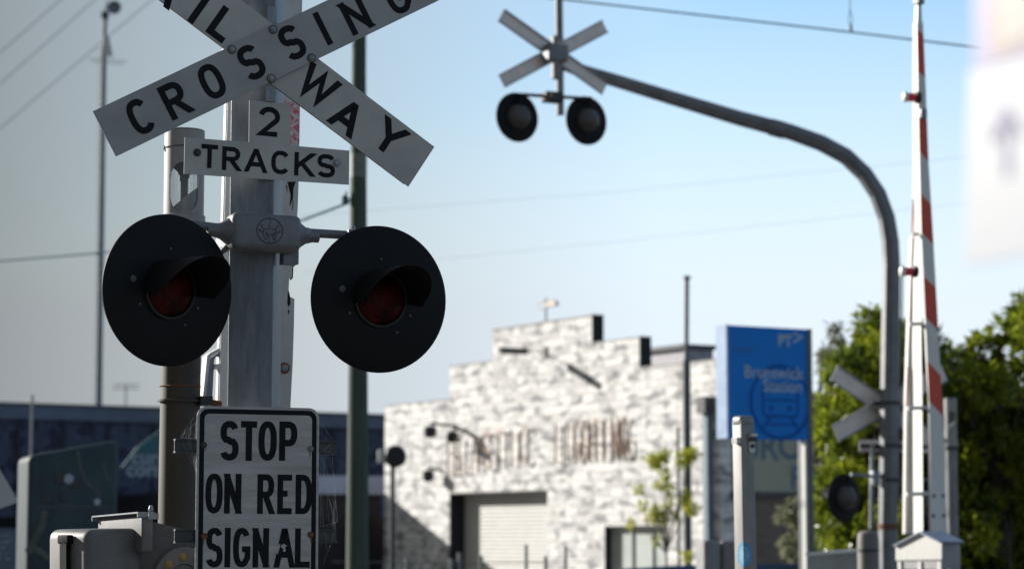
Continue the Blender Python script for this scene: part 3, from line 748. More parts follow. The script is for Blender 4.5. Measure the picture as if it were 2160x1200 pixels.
ue = PW(1445, 730, 2.2).x; us = PW(1330, 735, 2.2).x; mb.box(us, ue, 2.2, 3.0, 4.402, zr1-.09, 0); mb.box(us-.1, ue+.06, 2.1, 3.05, zr1-.088, zr1+.02, 1)
part('roof_monitor', mb, [mat('lilac grey cladding', (.42, .41, .45), .6), MATS['dark coping']], wb)
mb = MB(); p = PW(1152, 668, .15); mb.tube([(p.x, .15, zC+.05), (p.x, .15, zC+.62)], .025, 6)
for k, w_ in ((.38, .35), (.52, .45)): mb.tube([(p.x-w_, .15, zC+k), (p.x+w_, .15, zC+k+.03)], .018, 6)
mb.box(p.x+.05, p.x+.50, .10, .20, zC+.40, zC+.50)
part('roof_aerial', mb, mat('pale aerial', (.6, .5, .42), .5), wb)
# fascia sign on the brown side wall
FS = Frame(1518, 1000, 52.0, 30)
c0 = FW.o + FW.ex*(uR-.03)
fs = thing('fascia_sign', 'faded cream shop sign with blue grey capitals on the brown brick wall', 'sign', c0, FW.a + R(90))
PS = Frame(1518, 1000, 52, 30); PS.o = Vector((c0.x, c0.y, 0)); PS.a = FW.a + R(90)
PS.ex = Vector((math.cos(PS.a), math.sin(PS.a), 0)); PS.ey = Vector((-math.sin(PS.a), math.cos(PS.a), 0))
mb = MB(); a_, b_ = PS.P(1546, 1036, -.06), PS.P(1790, 1036, -.06); zt_ = PS.P(1600, 915, -.06).z
mb.box(a_.x, b_.x, -.06, -.004, a_.z, zt_)
for s_, x, y, hh in (('U', 1555, 970, .62), ('R', 1602, 968, .62), ('C', 1640, 966, .62), ('H', 1676, 964, .62), ('P', 1667, 1028, .5)):
    p = PS.P(x, y, -.064); text_into(mb, s_, hh*1.35, Matrix.Translation(p), 1, .02)
mb.box(a_.x-.05, b_.x, -.08, -.004, a_.z-.12, a_.z-.002, 2)
part('sign_board', mb, [mat('faded cream board', (.42, .43, .33), .7, 0, .12, 2), mat('faded blue letter', (.13, .20, .30), .6), MATS['dark coping']], fs)

# left hand shops, set back
mural = bpy.data.materials.new('graffiti mural'); mural.use_nodes = True
t = mural.node_tree; b = t.nodes['Principled BSDF']; b.inputs['Roughness'].default_value = .8
c = t.nodes.new('ShaderNodeTexCoord'); mp = t.nodes.new('ShaderNodeMapping'); mp.inputs['Scale'].default_value = (.9, .9, .75)
t.links.new(c.outputs['Object'], mp.inputs[0])
wv = t.nodes.new('ShaderNodeTexNoise'); wv.inputs['Scale'].default_value = 1.4; wv.inputs['Detail'].default_value = 3; wv.inputs['Distortion'].default_value = 2.2
t.links.new(mp.outputs[0], wv.inputs['Vector'])
rp = t.nodes.new('ShaderNodeValToRGB'); e = rp.color_ramp.elements
e[0].position = .40; e[0].color = (.018, .026, .055, 1); e[1].position = .66; e[1].color = (.05, .07, .13, 1)
for p_, c_ in ((.455, (.025, .035, .07, 1)), (.48, (.075, .095, .155, 1)), (.52, (.07, .09, .145, 1)), (.545, (.03, .05, .10, 1)), (.62, (.05, .065, .105, 1))):
    q = e.new(p_); q.color = c_
t.links.new(wv.outputs[0], rp.inputs[0]); t.links.new(rp.outputs[0], b.inputs['Base Color'])
FL = Frame(812, 1000, 80, 33); PL = FL.P
lb = FL.empty('dark_shop_row', 'long dark navy shop row covered in pale graffiti under a flat parapet', 'building')
x0 = PL(-260, 900).x; x1 = PL(830, 900).x; zt = PL(700, 874).z; zp = PL(700, 902).z
mb = MB(); mb.box(x0, x1, 0, 10, 0, zp); part('wall', mb, mural, lb)
mb = MB(); mb.box(x0-.1, x1+.1, -.15, 10, zp+.002, zt, 0); mb.box(x0-.15, x1+.15, -.22, 10.1, zt+.002, zt+.06, 1)
part('parapet', mb, [mat('blue grey parapet', (.12, .16, .24), .7, 0, .3, 1.2), MATS['dark coping']], lb)
mb = MB(); z_ = PL(200, 915).z
for k in range(9):
    a_ = PL(-60 + 95*k, 905).x; mb.box(a_, a_+.12, -.08, -.003, .1, zp-.08)
part('pilaster', mb, mat('navy pilaster', (.02, .028, .05), .7), lb)
# annex next to the white building
FA = Frame(812, 1000, 67.0, 33); PA = FA.P
an = FA.empty('low_shop_annex', 'low dark shop with pale blue fascia band against the white brick wall', 'building')
xa = PA(560, 1020).x; xb = PA(812, 1020).x; zt = PA(740, 1003).z; zf = PA(740, 1042).z
mb = MB(); mb.box(xa, xb, .25, 16, 0, zf+.1); part('wall', mb, mat('near black shopfront', (.02, .025, .04), .6, 0, .5, 1), an)
mb = MB(); mb.box(xa-.1, xb+.0, 0, .245, zf, zt); part('fascia', mb, mat('pale blue fascia', (.34, .42, .60), .6, 0, .15, 1), an)
mb = MB()
for k in range(4):
    a_ = PA(650+46*k, 1100).x; mb.box(a_, a_+.45, .2, .245, .7, 2.0)
part('shop_window', mb, mat('dark brown glazing', (.03, .028, .035), .3), an)

# hanging sign in teal, partly hidden by the bell post
FT = Frame(345, 960, 57, 20); PT = FT.P
hs = FT.empty('arrow_sign', 'teal pointed sign with two lines of pale lettering beside the bell post', 'sign')
mb = MB(); q = lambda x, y: (lambda p: (p.x, p.z))(PT(x, y, 0))
mb.prism([q(256, 985), q(292, 940), q(340, 905), q(500, 905), q(500, 1012), q(345, 1014)], 0, .08, 0)
for s_, x, y in (('curry', 277, 978), ('corner', 266, 1003)):
    text_into(mb, s_, .47, Matrix.Translation(PT(x, y, -.004)), 1, .012)
part('sign_board', mb, [mat('teal board', (.03, .13, .17), .6), mat('pale lettering', (.30, .36, .46), .6)], hs)
mb = MB(); a_ = PT(420, 1000, .1); mb.tube([(a_.x, .14, 0), (a_.x, .14, a_.z+.9)], .06, 10); part('pole', mb, darksteel, hs)

# ================================================================== LEFT: equipment cabinet and small signs
FC = Frame(60, 1000, 24, 18); PC = FC.P
cab = FC.empty('equipment_cabinet', 'tall teal grey trackside cabinet with sprayed scrawls and sunlit rounded corner', 'cabinet')
x0, x1 = PC(58, 1000).x, PC(250, 1000).x; z_l, z_r = PC(60, 960).z, PC(250, 927).z
mb = MB()
bm = bmesh.new(); bmesh.ops.create_cube(bm, size=1)
for v_ in bm.verts:
    fx = v_.co.x + .5; v_.co = Vector((x0 + fx*(x1-x0), (v_.co.y+.5)*.9, 0 if v_.co.z < 0 else z_l + (z_r-z_l)*fx))
ed = [e_ for e_ in bm.edges if not (e_.verts[0].co.z < .01 and e_.verts[1].co.z < .01)]
bmesh.ops.bevel(bm, geom=ed, offset=.07, segments=6, affect='EDGES', profile=.5)
bm.verts.index_update(); mb.add([v_.co.copy() for v_ in bm.verts], [[v_.index for v_ in f.verts] for f in bm.faces]); bm.free()
part('body', mb, mat('sprayed teal paint', (.045, .072, .085), .6, 0, .5, 1.6, col2=(.022, .04, .052), spec=.2, stretch=(1, 1, .8)), cab, 40)
mb = MB(); zz_ = PC(150, 1068).z; mb.box(x0+.1, x1-.05, -.003, -.001, zz_-.012, zz_+.012); mb.box(x0+.1, x1-.05, -.006, -.0035, .2, .22)
part('door_seam', mb, mat('dark seam', (.05, .07, .08), .6), cab)
mb = MB(); rr = random.Random(4)
for (x, y, s_) in ((145, 1010, 13), (205, 1058, 9)):
    p = PC(x, y, -.008); mb.lathe([(0, -.012), (s_/250*.8, -.012), (s_/250, 0)], 14, 0, Matrix.Translation(p))
part('sticker', mb, mat('pale sticker', (.36, .40, .52), .5), cab)
mb = MB()
for (x, y, s_) in ((128, 1008, 12), (136, 1046, 10), (98, 1050, 9), (160, 1020, 9)):
    mb = MB(); p = PC(x, y, -.004); mb.box(p.x-s_/250, p.x+s_/250, -.012, -.003, p.z-s_/220, p.z+s_/220, bev=.004); part('latch', mb, darksteel, cab)
mb = MB()
for pl_, wd in (([(163, 950), (170, 985), (182, 1015), (200, 1030), (212, 1050)], .015), ([(218, 975), (224, 1000), (235, 1025)], .014), ([(110, 1180), (82, 1160), (58, 1150)], .03), ([(95, 1075), (88, 1110), (72, 1140), (58, 1165)], .035)):
    mb.ribbon([(lambda p: (p.x, p.z))(PC(x, y, -.0035)) for x, y in pl_], wd, False, -.0045 - .0004*wd*10)
part('spray_scrawl', mb, mat('faint spray paint', (.085, .10, .095), .7, 0, .4, 9), cab)
o = MB(); p0 = at(66, 945, 40); o.tube([(p0.x, p0.y, 0), (p0.x, p0.y, at(66, 832, 40).z)], .022, 8)
tag(o.build('aerial_pole', mat('pale pole', (.32, .32, .34), .5)), 'thin pale pole rising in front of the graffiti behind the teal cabinet', 'pole')
FD = Frame(10, 1030, 20, 25); PD = FD.P
ds = FD.empty('tilted_sign', 'pale tilted sign corner catching sun at the photo edge beside the cabinet', 'sign')
mb = MB(); q = lambda x, y: (lambda p: (p.x, p.z))(PD(x, y, 0))
mb.prism([q(-130, 1110), q(-90, 860), q(0, 990), q(37, 1053), q(34, 1060), q(0, 1072)], 0, .05)
part('sign_board', mb, mat('pale sign metal', (.40, .41, .42), .4, 0, .1, 5), ds)
mb = MB(); a_ = PD(-60, 1000, .07); mb.tube([(a_.x, .095, 0), (a_.x, .095, a_.z+.2)], .04, 10); part('pole', mb, galv, ds, 40)
FE = Frame(5, 1150, 26, 20); PE = FE.P
ns = FE.empty('notice_board', 'blue notice board with a black header below the tilted sign', 'sign')
mb = MB(); q = lambda x, y: PE(x, y, 0); a_, b_ = q(-120, 1200), q(33, 1200); zt = q(0, 1090).z; zh = q(0, 1112).z
mb.box(a_.x, b_.x, 0, .06, .35, zh-.002, 0); mb.box(a_.x-.02, b_.x+.03, -.02, .08, zh, zt, 1)
for k in range(5):
    z = q(0, 1130 + 12*k).z; mb.box(a_.x+.1, b_.x-.06, -.004, -.001, z-.016, z+.016, 2)
part('board', mb, [mat('blue notice', (.11, .16, .24), .5), black, mat('notice line', (.24, .28, .36), .6, 0, .6, 14, contrast=(.45, .55))], ns)
mb = MB(); mb.box((a_.x+b_.x)/2-.5, (a_.x+b_.x)/2-.42, .065, .12, 0, zh); mb.box(b_.x-.3, b_.x-.22, .065, .12, 0, zh); part('leg', mb, galv, ns)

# ================================================================== POLES AND MASTS
p0, p1 = at(754, 1150, 28), at(757, 150, 28)
up = thing('utility_pole', 'green stained timber power pole rising between the two black signal discs', 'pole', (p0.x, p0.y, 0))
mb = MB(); r0, r1 = 23.5/FPX*28, 15.5/FPX*28; H = p1.z + 3
mb.tube([(0, 0, 0), (0, 0, p0.z), (p1.x-p0.x, 0, p1.z), (p1.x-p0.x, 0, H)], [r0*1.03, r0, r1, r1*.85], 24)
part('pole', mb, mat('green grey timber', (.062, .095, .075), .8, 0, .35, 3, stretch=(8, 8, .5), bump=.3), up, 40)
mb = MB(); q = at(737, 422, 28) - Vector((p0.x, p0.y, 0)); q.y = -.02
mb.tube([(0, 0, q.z), (q.x-.03, q.y, q.z), (q.x-.05, q.y, q.z+.06), (q.x-.03, q.y, q.z+.10)], .014, 8); mb.lathe([(.03, -.05), (.045, -.02), (.03, .0), (.045, .02), (.03, .05)], 12, 0, Matrix.Translation((q.x-.05, q.y, q.z)), 'Z')
part('insulator', mb, mat('teal insulator', (.10, .22, .24), .4), up, 40)
mb = MB(); zz_ = at(757, 350, 28).z; fz = (zz_ - p0.z)/(p1.z - p0.z); rb = (r0 + (r1-r0)*fz)*1.015
mb.lathe([(rb, zz_-.14), (rb+.002, zz_-.138), (rb+.002, zz_+.138), (rb, zz_+.14)], 24, 0, Matrix.Translation(((p1.x-p0.x)*fz, 0, 0)), 'Z')
part('metal_band', mb, mat('speckled band', (.22, .26, .23), .6, 0, .7, 60), up, 40)

# antenna mast on the shop roof
Ym = 84; b0, b1 = at(208, 860, Ym), at(219, 95, Ym)
am = thing('antenna_mast', 'slim tall radio mast with small round dish at its tip above the graffiti shops', 'mast', (b0.x, b0.y, 0))
mb = MB(); hw = 8.5/FPX*Ym; top = b1.z; dx = b1.x - b0.x; zb_ = 0
f_ = lambda z: dx*(z - b0.z)/(top - b0.z)
mb.tube([(f_(0), 0, 0), (f_(top), 0, top)], [hw*.95, hw*.72], 10)
z = b0.z - .3; k = 0
while z < top:                                              # climbing pegs up the sunlit side
    mb.box(f_(z)-hw*1.15, f_(z)-hw*.6, -.03, .03, z, z+.05); z += .16
part('shaft', mb, mat('mast steel', (.17, .21, .26), .5), am)
mb = MB(); t1 = at(223, 25, Ym) - Vector((b0.x, b0.y, 0))
mb.tube([(f_(top), 0, top-.3), (t1.x, 0, t1.z)], .07, 8); mb.tube([(t1.x, 0, t1.z), (t1.x+.06, 0, t1.z+.6)], .018, 6); mb.box(t1.x-.13, t1.x+.10, -.12, .12, t1.z-.25, t1.z-.02)
part('top_pole', mb, mat('dark green mast', (.06, .09, .08), .6), am)
mb = MB(); c_ = at(243, 19, Ym) - Vector((b0.x, b0.y, 0)); rr = 15/FPX*Ym
mb.lathe([(0, .03), (rr*.6, .0), (rr, -.08), (rr, -.10), (rr*.6, -.06), (0, -.05)], 28, 0, Matrix.Translation((c_.x, -.12, c_.z)))
mb.tube([(t1.x, -.1, c_.z), (c_.x, -.1, c_.z)], .05, 8)
part('dish', mb, mat('grey dish', (.16, .19, .24), .6), am, 40)
mb = MB()
for y, a_, c_ in ((128, 188, 270), (134, 196, 262)):
    p, q = at(a_, y - 2, Ym) - Vector((b0.x, b0.y, 0)), at(c_, y + 3, Ym) - Vector((b0.x, b0.y, 0)); mb.tube([(p.x, -.1, p.z), (q.x, -.1, q.z)], .014, 6)
p, q = at(226, 80, Ym) - Vector((b0.x, b0.y, 0)), at(234, 122, Ym) - Vector((b0.x, b0.y, 0)); mb.tube([(p.x, -.2, p.z), (q.x, -.2, q.z)], .09, 8)
part('aerial', mb, mat('pale aerial grey', (.35, .38, .42), .5), am)
for px, w_ in ((266, 30),):
    p0 = at(px, 812, 92); o = MB(); o.tube([(p0.x, p0.y, 0), (p0.x, p0.y, p0.z)], .03, 6)
    for dz in (0, -.15): o.tube([(p0.x-.5, p0.y, p0.z+dz), (p0.x+.5, p0.y, p0.z+dz+.03)], .02, 5)
    tag(o.build('roof_aerial', MATS['pale aerial grey']), 'faint television aerial standing behind the shop row parapet', 'aerial')

# slim pole in front of the white building
p0, p1 = at(1451, 1180, 47), at(1449, 588, 47)
lp = thing('street_pole', 'tall slim grey steel pole with flat cap before the white brick wall', 'pole', (p0.x, p0.y, 0))
mb = MB(); dx = p1.x - p0.x; zs_ = at(1450, 760, 47).z
mb.tube([(0, 0, 0), (0, 0, zs_)], 8.5/FPX*47, 14); mb.tube([(0, 0, zs_+.001), (dx, 0, p1.z)], 4.8/FPX*47, 12)
part('shaft', mb, mat('dark grey pole', (.10, .125, .135), .5), lp, 40)
mb = MB(); mb.lathe([(.075, p1.z), (.075, p1.z+.05), (.0, p1.z+.07)], 14, 0, Matrix.Translation((dx, 0, 0)), 'Z'); part('cap', mb, MATS['dark grey pole'], lp, 40)
p0 = at(1432, 1180, 46); o = MB(); o.tube([(p0.x, p0.y, 0), (p0.x, p0.y, at(1432, 900, 46).z)], .028, 8)
tag(o.build('sapling_stake', MATS['dark grey pole']), 'short thin dark stake between the sapling and the tall slim pole', 'stake')
# lamp beside the white building's left end
p0 = at(828, 1050, 46)
sl = thing('warning_lamp', 'black round lamp with white side box on a thin pole at the white wall corner', 'lamp', (p0.x, p0.y, 0))
mb = MB(); zc = at(828, 962, 46).z; mb.tube([(0, 0, 0), (0, 0, zc)], .045, 8); part('pole', mb, mat('dark green pole', (.03, .05, .045), .6), sl)
mb = MB(); mb.lathe([(.10, .16), (.20, .08), (.215, -.04), (.18, -.10), (0, -.10)], 20, 0, Matrix.Translation((.05, 0, zc))); part('lamp_head', mb, MATS['black lamp metal'], sl, 40)
mb = MB(); mb.box(-.29, -.10, .0, .14, zc-.13, zc+.13, bev=.03); part('side_box', mb, white, sl, 40)

# ================================================================== STATION SIGN
FP = Frame(1620, 800, 34, 30); PP = FP.P
st = FP.empty('station_sign', 'tall blue railway station sign with white lettering and a train symbol', 'sign')
xl, xr = PP(1536, 800).x, PP(1703, 800).x; zt, zb_ = PP(1620, 690).z, PP(1620, 926).z
bluem = mat('station blue', (.012, .215, .72), .6, 0, .06, 2, spec=.2); blued = mat('station dark blue', (.003, .115, .50), .6, spec=.2)
txt = mat('station lettering', (.40, .54, .68), .5); dk = .22
mb = MB(); mb.box(xl+.002, xr, 0, dk, zb_, zt, 0)
cu = lambda x, y, dy=-.003: PP(x, y, dy)
c_ = cu(1646, 848); rr = 76/FPX*34
mb.ribbon([(c_.x + rr*math.cos(R(a)), c_.z + rr*math.sin(R(a))) for a in range(0, 360, 6) if True], .030, True, -.003, 1)
w_ = .30
mb.ribbon([(p[0], p[1]) for p in rrect(c_.x-w_, c_.x+w_, c_.z-.20, c_.z+.24, .07)], .022, True, -.0035, 1)
mb.ribbon([(c_.x-w_+.06, c_.z+.03), (c_.x+w_-.06, c_.z+.03)], .020, False, -.004, 1)
mb.ribbon([(c_.x-.16, c_.z-.20), (c_.x-.30, c_.z-.36)], .024, False, -.0045, 1); mb.ribbon([(c_.x+.16, c_.z-.20), (c_.x+.30, c_.z-.36)], .024, False, -.0045, 1)
mb.ribbon([(c_.x-.26, c_.z-.31), (c_.x+.26, c_.z-.31)], .018, False, -.005, 1)
for x in (-.16, .16): mb.prism([(c_.x+x-.04, c_.z-.12), (c_.x+x+.04, c_.z-.12), (c_.x+x+.04, c_.z-.05), (c_.x+x-.04, c_.z-.05)], -.004, -.0035, 1)
p = cu(1694, 800, -.007); text_into(mb, 'Brunswick', .245, Matrix.Translation(p), 2, .003, 'RIGHT')
p = cu(1693, 828, -.007); text_into(mb, 'Station', .245, Matrix.Translation(p), 2, .003, 'RIGHT')
p = cu(1641, 729, -.007); text_into(mb, 'PT', .225, Matrix.Translation(p), 2, .008, 'LEFT')
a_, b_, d_ = cu(1672, 702), cu(1691, 711), cu(1673, 722); mb.ribbon([(a_.x, a_.z), (b_.x, b_.z), (d_.x, d_.z)], .016, False, -.007, 2)
p = cu(1541, 742, -.007); text_into(mb, 'Upfield', .13, Matrix.Translation(p), 3, .0)
part('panel', mb, [bluem, blued, txt, mat('faint station lettering', (.05, .22, .55), .6)], st)
mb = MB(); mb.box(xl-.035, xl, -.012, dk+.02, zb_, zt+.01); part('edge_trim', mb, mat('pale blue trim', (.36, .50, .74), .35), st)
mb = MB(); mb.box(xr+.002, xr+.075, -.02, dk+.03, 0, zt+.005, 0); mb.box(xr+.077, xr+.14, .10, dk+.06, 0, zt-.02, 1); mb.box(xr-.045, xr+.0, .02, .10, 0, zb_-.003, 2)
part('post', mb, [mat('pylon steel', (.14, .155, .165), .4, .3), mat('pylon green', (.09, .14, .07), .5), white], st)

# ================================================================== GATE POST (nearest of the right hand group)
FO = Frame(1575, 1000, 14.5, 30); PO = FO.P
gp = FO.empty('gate_post', 'square galvanised gate post with rounded cap, latch keeper and round blue sticker', 'post')
hw = .0475; ztp = PO(1570, 886).z
mb = MB(); lean = Matrix.Rotation(R(-.6), 4, 'Y')
mb.box(-hw, hw, -hw, hw, 0, ztp, M=lean, bev=.006); part('tube', mb, mat('post zinc', (.235, .23, .225), .45, .35, .2, 8, stretch=(3, 3, .8)), gp, 35)
mb = MB(); mb.M = lean; mb.box(-hw-.003, hw+.003, -hw-.003, hw+.003, ztp-.040, ztp+.026, bev=.022); part('cap', mb, MATS['post zinc'], gp, 40)
mb = MB(); mb.M = lean; zk = PO(1570, 925).z
mb.prism(rrect(.004, .046, zk-.085, zk+.03, .016), -hw-.008, -hw-.001); mb.box(.004, .05, -hw-.03, -hw-.0085, zk+.012, zk+.03); mb.box(.002, .05, -hw-.022, -hw-.0085, zk-.016, zk+.006, 1)
mb.lathe([(.012, 0), (.012, -.012)], 12, 1, Matrix.Translation((.024, -hw-.0085, zk-.045)))
mb.box(-hw-.03, -hw-.001, -hw+.005, -hw+.06, zk-.03, zk+.005)
part('latch_keeper', mb, [mat('bright zinc', (.62, .61, .60), .4), darksteel], gp)
FO2 = PO(1571, 1168, -hw-.001)
mb = MB(); mb.M = lean; zc = PO(1571, 1168).z
rr = .062; n_ = 36; vs = []
for k in range(n_):                                         # the sticker wraps round the front corner
    s_ = rr*.98*math.cos(2*math.pi*k/n_); z = zc + rr*1.15*math.sin(2*math.pi*k/n_)
    vs.append((s_, z))
for inn, col_i, e_ in ((1, 0, .0012), (.72, 1, .0018)):
    left = [(x*inn, zc + (z-zc)*inn) for x, z in vs]
    pl_ = []
    ctr = -hw
    for side in (-1, 1):
        half = [(x, z) for x, z in left if x*side >= -1e-6]
        half.sort(key=lambda p: math.atan2(p[1]-zc, p[0]*side))
        if side < 0: vv = [(-hw - e_, -hw + abs(x), z) for x, z in half]
        else: vv = [(-hw + abs(x), -hw - e_, z) for x, z in half]
        mb.add(vv, [tuple(range(len(vv)))], col_i)
part('sticker', mb, [mat('blue sticker', (.05, .32, .60), .4), mat('pale blue sticker', (.20, .46, .66), .45, 0, .4, 40)], gp)

# ================================================================== FAR SIDE: CANTILEVER SIGNAL
FF = Frame(1878, 1000, 29.0, 25); PF = FF.P
cs_ = FF.empty('cantilever_signal', 'curved grey cantilever mast carrying unlettered crossbuck backs and black signal lights overhead', 'railway signal', 'level crossing signals')
def axis(px, py, Y=29.0): 
    p = at(px, py, Y) - FF.o; return Vector((p.dot(FF.ex), p.dot(FF.ey), p.z))
mb = MB()
path = [(1872, 1260), (1873, 1130), (1876, 900), (1879, 650), (1880, 560), (1878, 510), (1870, 460), (1852, 410), (1824, 368), (1784, 330), (1732, 302), (1665, 278), (1560, 250), (1420, 208), (1290, 168), (1205, 143)]
wid = [39, 39, 38.5, 37.5, 37, 36.5, 36, 35.5, 35, 34.5, 34, 33, 31, 29, 27, 25]
pts = [axis(x, y) for x, y in path]; pts[0].z = 0
rs = [w_/2/FPX*29 for w_ in wid]
mb.tube(pts, [r_*1.06 for r_ in rs], 8, phase=R(23.5))
mast = part('mast', mb, bgpost, cs_, 8)
mb = MB(); q = axis(1640, 272); 
dirv = (axis(1625, 268) - axis(1655, 276)).normalized()
mb.tube([q - dirv*.09, q + dirv*.09], .105, 24); mb.lathe([(.21, 0), (.21, .03)], 24, 0, Matrix.Translation((pts[0].x, pts[0].y, 0)), 'Z')
zc = PF(1876, 1110).z; mb.lathe([(.125, zc-.03), (.125, zc+.03)], 24, 1, Matrix.Translation((axis(1874, 1110).x, axis(1874, 1110).y, 0)), 'Z')
part('sleeve', mb, [bgpost, rust], cs_, 40)
mb = MB(); q0, q1 = axis(1873, 1050), axis(1880, 560); mb.tube([q0 + Vector((.10, -.09, 0)), axis(1877, 800) + Vector((.10, -.09, 0)), q1 + Vector((.10, -.085, 0))], .011, 6)
part('conduit', mb, darksteel, cs_, 40)
mb = MB(); yo = 0.0
a_, b_ = axis(1176, -260), axis(1182, 243)
mb.tube([a_, axis(1179, 0), b_], .048, 14)
c_ = axis(1176, 115); mb.lathe([(.075, c_.z-.30), (.075, c_.z+.22)], 16, 0, Matrix.Translation((c_.x, c_.y, 0)), 'Z'); mb.tube([axis(1205, 143), axis(1178, 134)], .07, 14)
part('drop_post', mb, bgpost, cs_, 40)
def back_blade(p_a, p_b, halfpx, vv):
    a_, b_ = PF(*p_a, vv), PF(*p_b, vv); d = Vector((b_.x-a_.x, b_.z-a_.z)).normalized(); n = Vector((-d.y, d.x)); hw = halfpx/FPX*29
    A, B = Vector((a_.x, a_.z)), Vector((b_.x, b_.z)); mb = MB()
    mb.prism([tuple(A-n*hw), tuple(B-n*hw), tuple(B+n*hw), tuple(A+n*hw)], vv, vv + .004, 0)
    for s_ in (-1, 1):
        e0 = n*hw*s_; i0 = n*(hw-.012)*s_
        mb.prism([tuple(A+e0), tuple(B+e0), tuple(B+i0), tuple(A+i0)], vv - .022, vv - .0005, 1)
    part('crossbuck_blade', mb, [signback, galv], cs_)
back_blade((1057, 33), (1276, 188), 14.5, .12); back_blade((1058, 172), (1276, 56), 14.5, .155)
mb = MB(); p = PF(1165, 115, .08); mb.box(p.x-.11, p.x+.14, -.06, .117, p.z-.10, p.z+.10, bev=.02); part('blade_clamp', mb, bgpost, cs_)
mb = MB()
q0, q1 = PF(1100, 200, -.02), PF(1235, 208, -.02); mb.tube([q0, q1], .020, 10); p = PF(1158, 205, -.03); mb.box(p.x-.06, p.x+.16, -.09, .06, p.z-.06, p.z+.06, bev=.02)
part('cross_arm', mb, darksteel, cs_, 40)
mb = MB()
for x, y in ((1161, 201), (1150, 211)): bolt(mb, PF(x, y, -.092), .018, .02)
part('bolt', mb, mat('copper bolt', (.45, .28, .2), .4, .5), cs_)
for px, py in ((1090, 248), (1236, 255)): 
    l_ = make_light(cs_, PF(px, py, .05), R(188)); l_.scale = (.93,)*3
# lower set on the mast
back_blade((1759, 786), (1992, 945), 19, .20); back_blade((1762, 914), (1992, 786), 19, .235)
mb = MB(); p = PF(1838, 940, .17); q = PF(1955, 948, .17)
mb.box(PF(1812, 940, .17).x, PF(1960, 940, .17).x, .17, .174, p.z-.07, p.z+.07, 0); mb.box(PF(1812, 940, .17).x+.02, PF(1960, 940, .17).x-.02, .145, .1695, p.z-.022, p.z+.022, 1)
part('tracks_plate', mb, [signback, darksteel], cs_)
mb = MB()
for y in (850, 940, 1012):
    zc = PF(1877, y).z; xx_ = axis(1877, y); mb.lathe([(.118, zc-.02), (.118, zc+.02)], 24, 0, Matrix.Translation((xx_.x, xx_.y, 0)), 'Z'); mb.box(xx_.x-.13, xx_.x+.13, xx_.y+.05, .168, zc-.02, zc+.02)
part('mast_clamp', mb, darksteel, cs_, 40)
mb = MB(); q0, q1 = PF(1795, 1000, .02), PF(1960, 1013, .02); mb.tube([q0, q1], .020, 10); p = PF(1845, 1008, .02); mb.box(p.x-.05, p.x+.05, -.03, .07, p.z-.09, p.z+.09, bev=.012)
mb.tube([PF(1838, 1115, .05), PF(1840, 935, .05)], .028, 10)
part('cross_arm', mb, galv, cs_, 40)
for px, py in ((1779, 1049), (1942, 1060)):
    l_ = make_light(cs_, PF(px, py, .06), R(195)); l_.scale = (.94,)*3

# far bell post
FH = Frame(2007, 1000, 31, 25); PH = FH.P
fb = FH.empty('bell_post', 'distant grey bell post with oval opening standing behind the striped boom', 'bell post', 'crossing bell posts')
bell_post(fb, .080, 0, PH(2007, 841).z, PH(2007, 868).z, PH(2007, 908).z, PH(2007, 935).z, -90 - 18)
mb = MB(); mb.tube([(0, 0, 0), (0, 0, PH(2007, 936).z)], .074, 24); part('pipe', mb, bgpost, fb, 40)
mb = MB(); zc = PH(2007, 945).z; mb.lathe([(.09, zc-.02), (.09, zc+.02)], 20, 0, None, 'Z'); part('clamp_ring', mb, darksteel, fb, 40)

# far boom gate, raised, red and white
FN = Frame(1955, 1130, 22, 22); PN = FN.P
bgate = FN.empty('boom_gate', 'raised red and white striped boom gate with two small red lamps and white gear cover', 'boom gate', 'level crossing boom gates')
mb = MB()
rows = [(1125, 1964, 1998.5), (840, 1959.5, 1987), (690, 1953, 1979), (500, 1944, 1968.5), (345, 1940, 1959), (165, 1936, 1952), (48, 1934, 1947)]
strip_rows(mb, rows, 0, .03, PN)
def on_board(y):
    for (y0, a0, b0), (y1, a1, b1) in zip(rows, rows[1:]):
        if y1 <= y <= y0: f = (y-y0)/(y1-y0); return a0+(a1-a0)*f, b0+(b1-b0)*f
    return rows[-1][1:]
for l0, l1, r0, r1 in ((61, 149, 75, 164), (246, 318, 252, 342), (408, 490, 432, 516), (583, 668, 607, 697), (761, 845, 792, 876)):
    q4 = [PN(on_board(l0)[0], l0, -.002), PN(on_board(l1)[0], l1, -.002), PN(on_board(r1)[1], r1, -.002), PN(on_board(r0)[1], r0, -.002)]
    mb.prism([(p.x, p.z) for p in q4], -.002, -.0006, 1)
strip_rows(mb, [(48, 1935, 1945), (0, 1936, 1943), (-60, 1937, 1942)], .01, .06, PN)
brd = part('boom_board', mb, [white, redp], bgate)
mb = MB()                                                   # second rail: shallow angle section turned to the sun
rows2 = [(1125, 1910, 1947), (840, 1913, 1945), (690, 1917, 1943), (500, 1924, 1942.5), (345, 1925.5, 1938), (165, 1925, 1934), (48, 1925.5, 1933)]
v_ = []
for y, a_, b_ in rows2:
    for x, dy in ((a_, .36), (a_*.55+b_*.45, .245), (b_, .06)): v_.append(PN(x, y, dy))
for y, a_, b_ in rows2:
    for x, dy in ((a_, .385), (a_*.55+b_*.45, .27), (b_, .085)): v_.append(PN(x, y, dy))
n_ = len(rows2); off = 3*n_; f_ = []
for i in range(n_-1):
    for k in range(2):
        f_.append((3*i+k, 3*i+k+1, 3*i+k+4, 3*i+k+3)); f_.append((off+3*i+k, off+3*i+k+3, off+3*i+k+4, off+3*i+k+1))
    f_.append((3*i, 3*i+3, off+3*i+3, off+3*i)); f_.append((3*i+2, off+3*i+2, off+3*i+5, 3*i+5))
mb.add([tuple(p) for p in v_], f_)
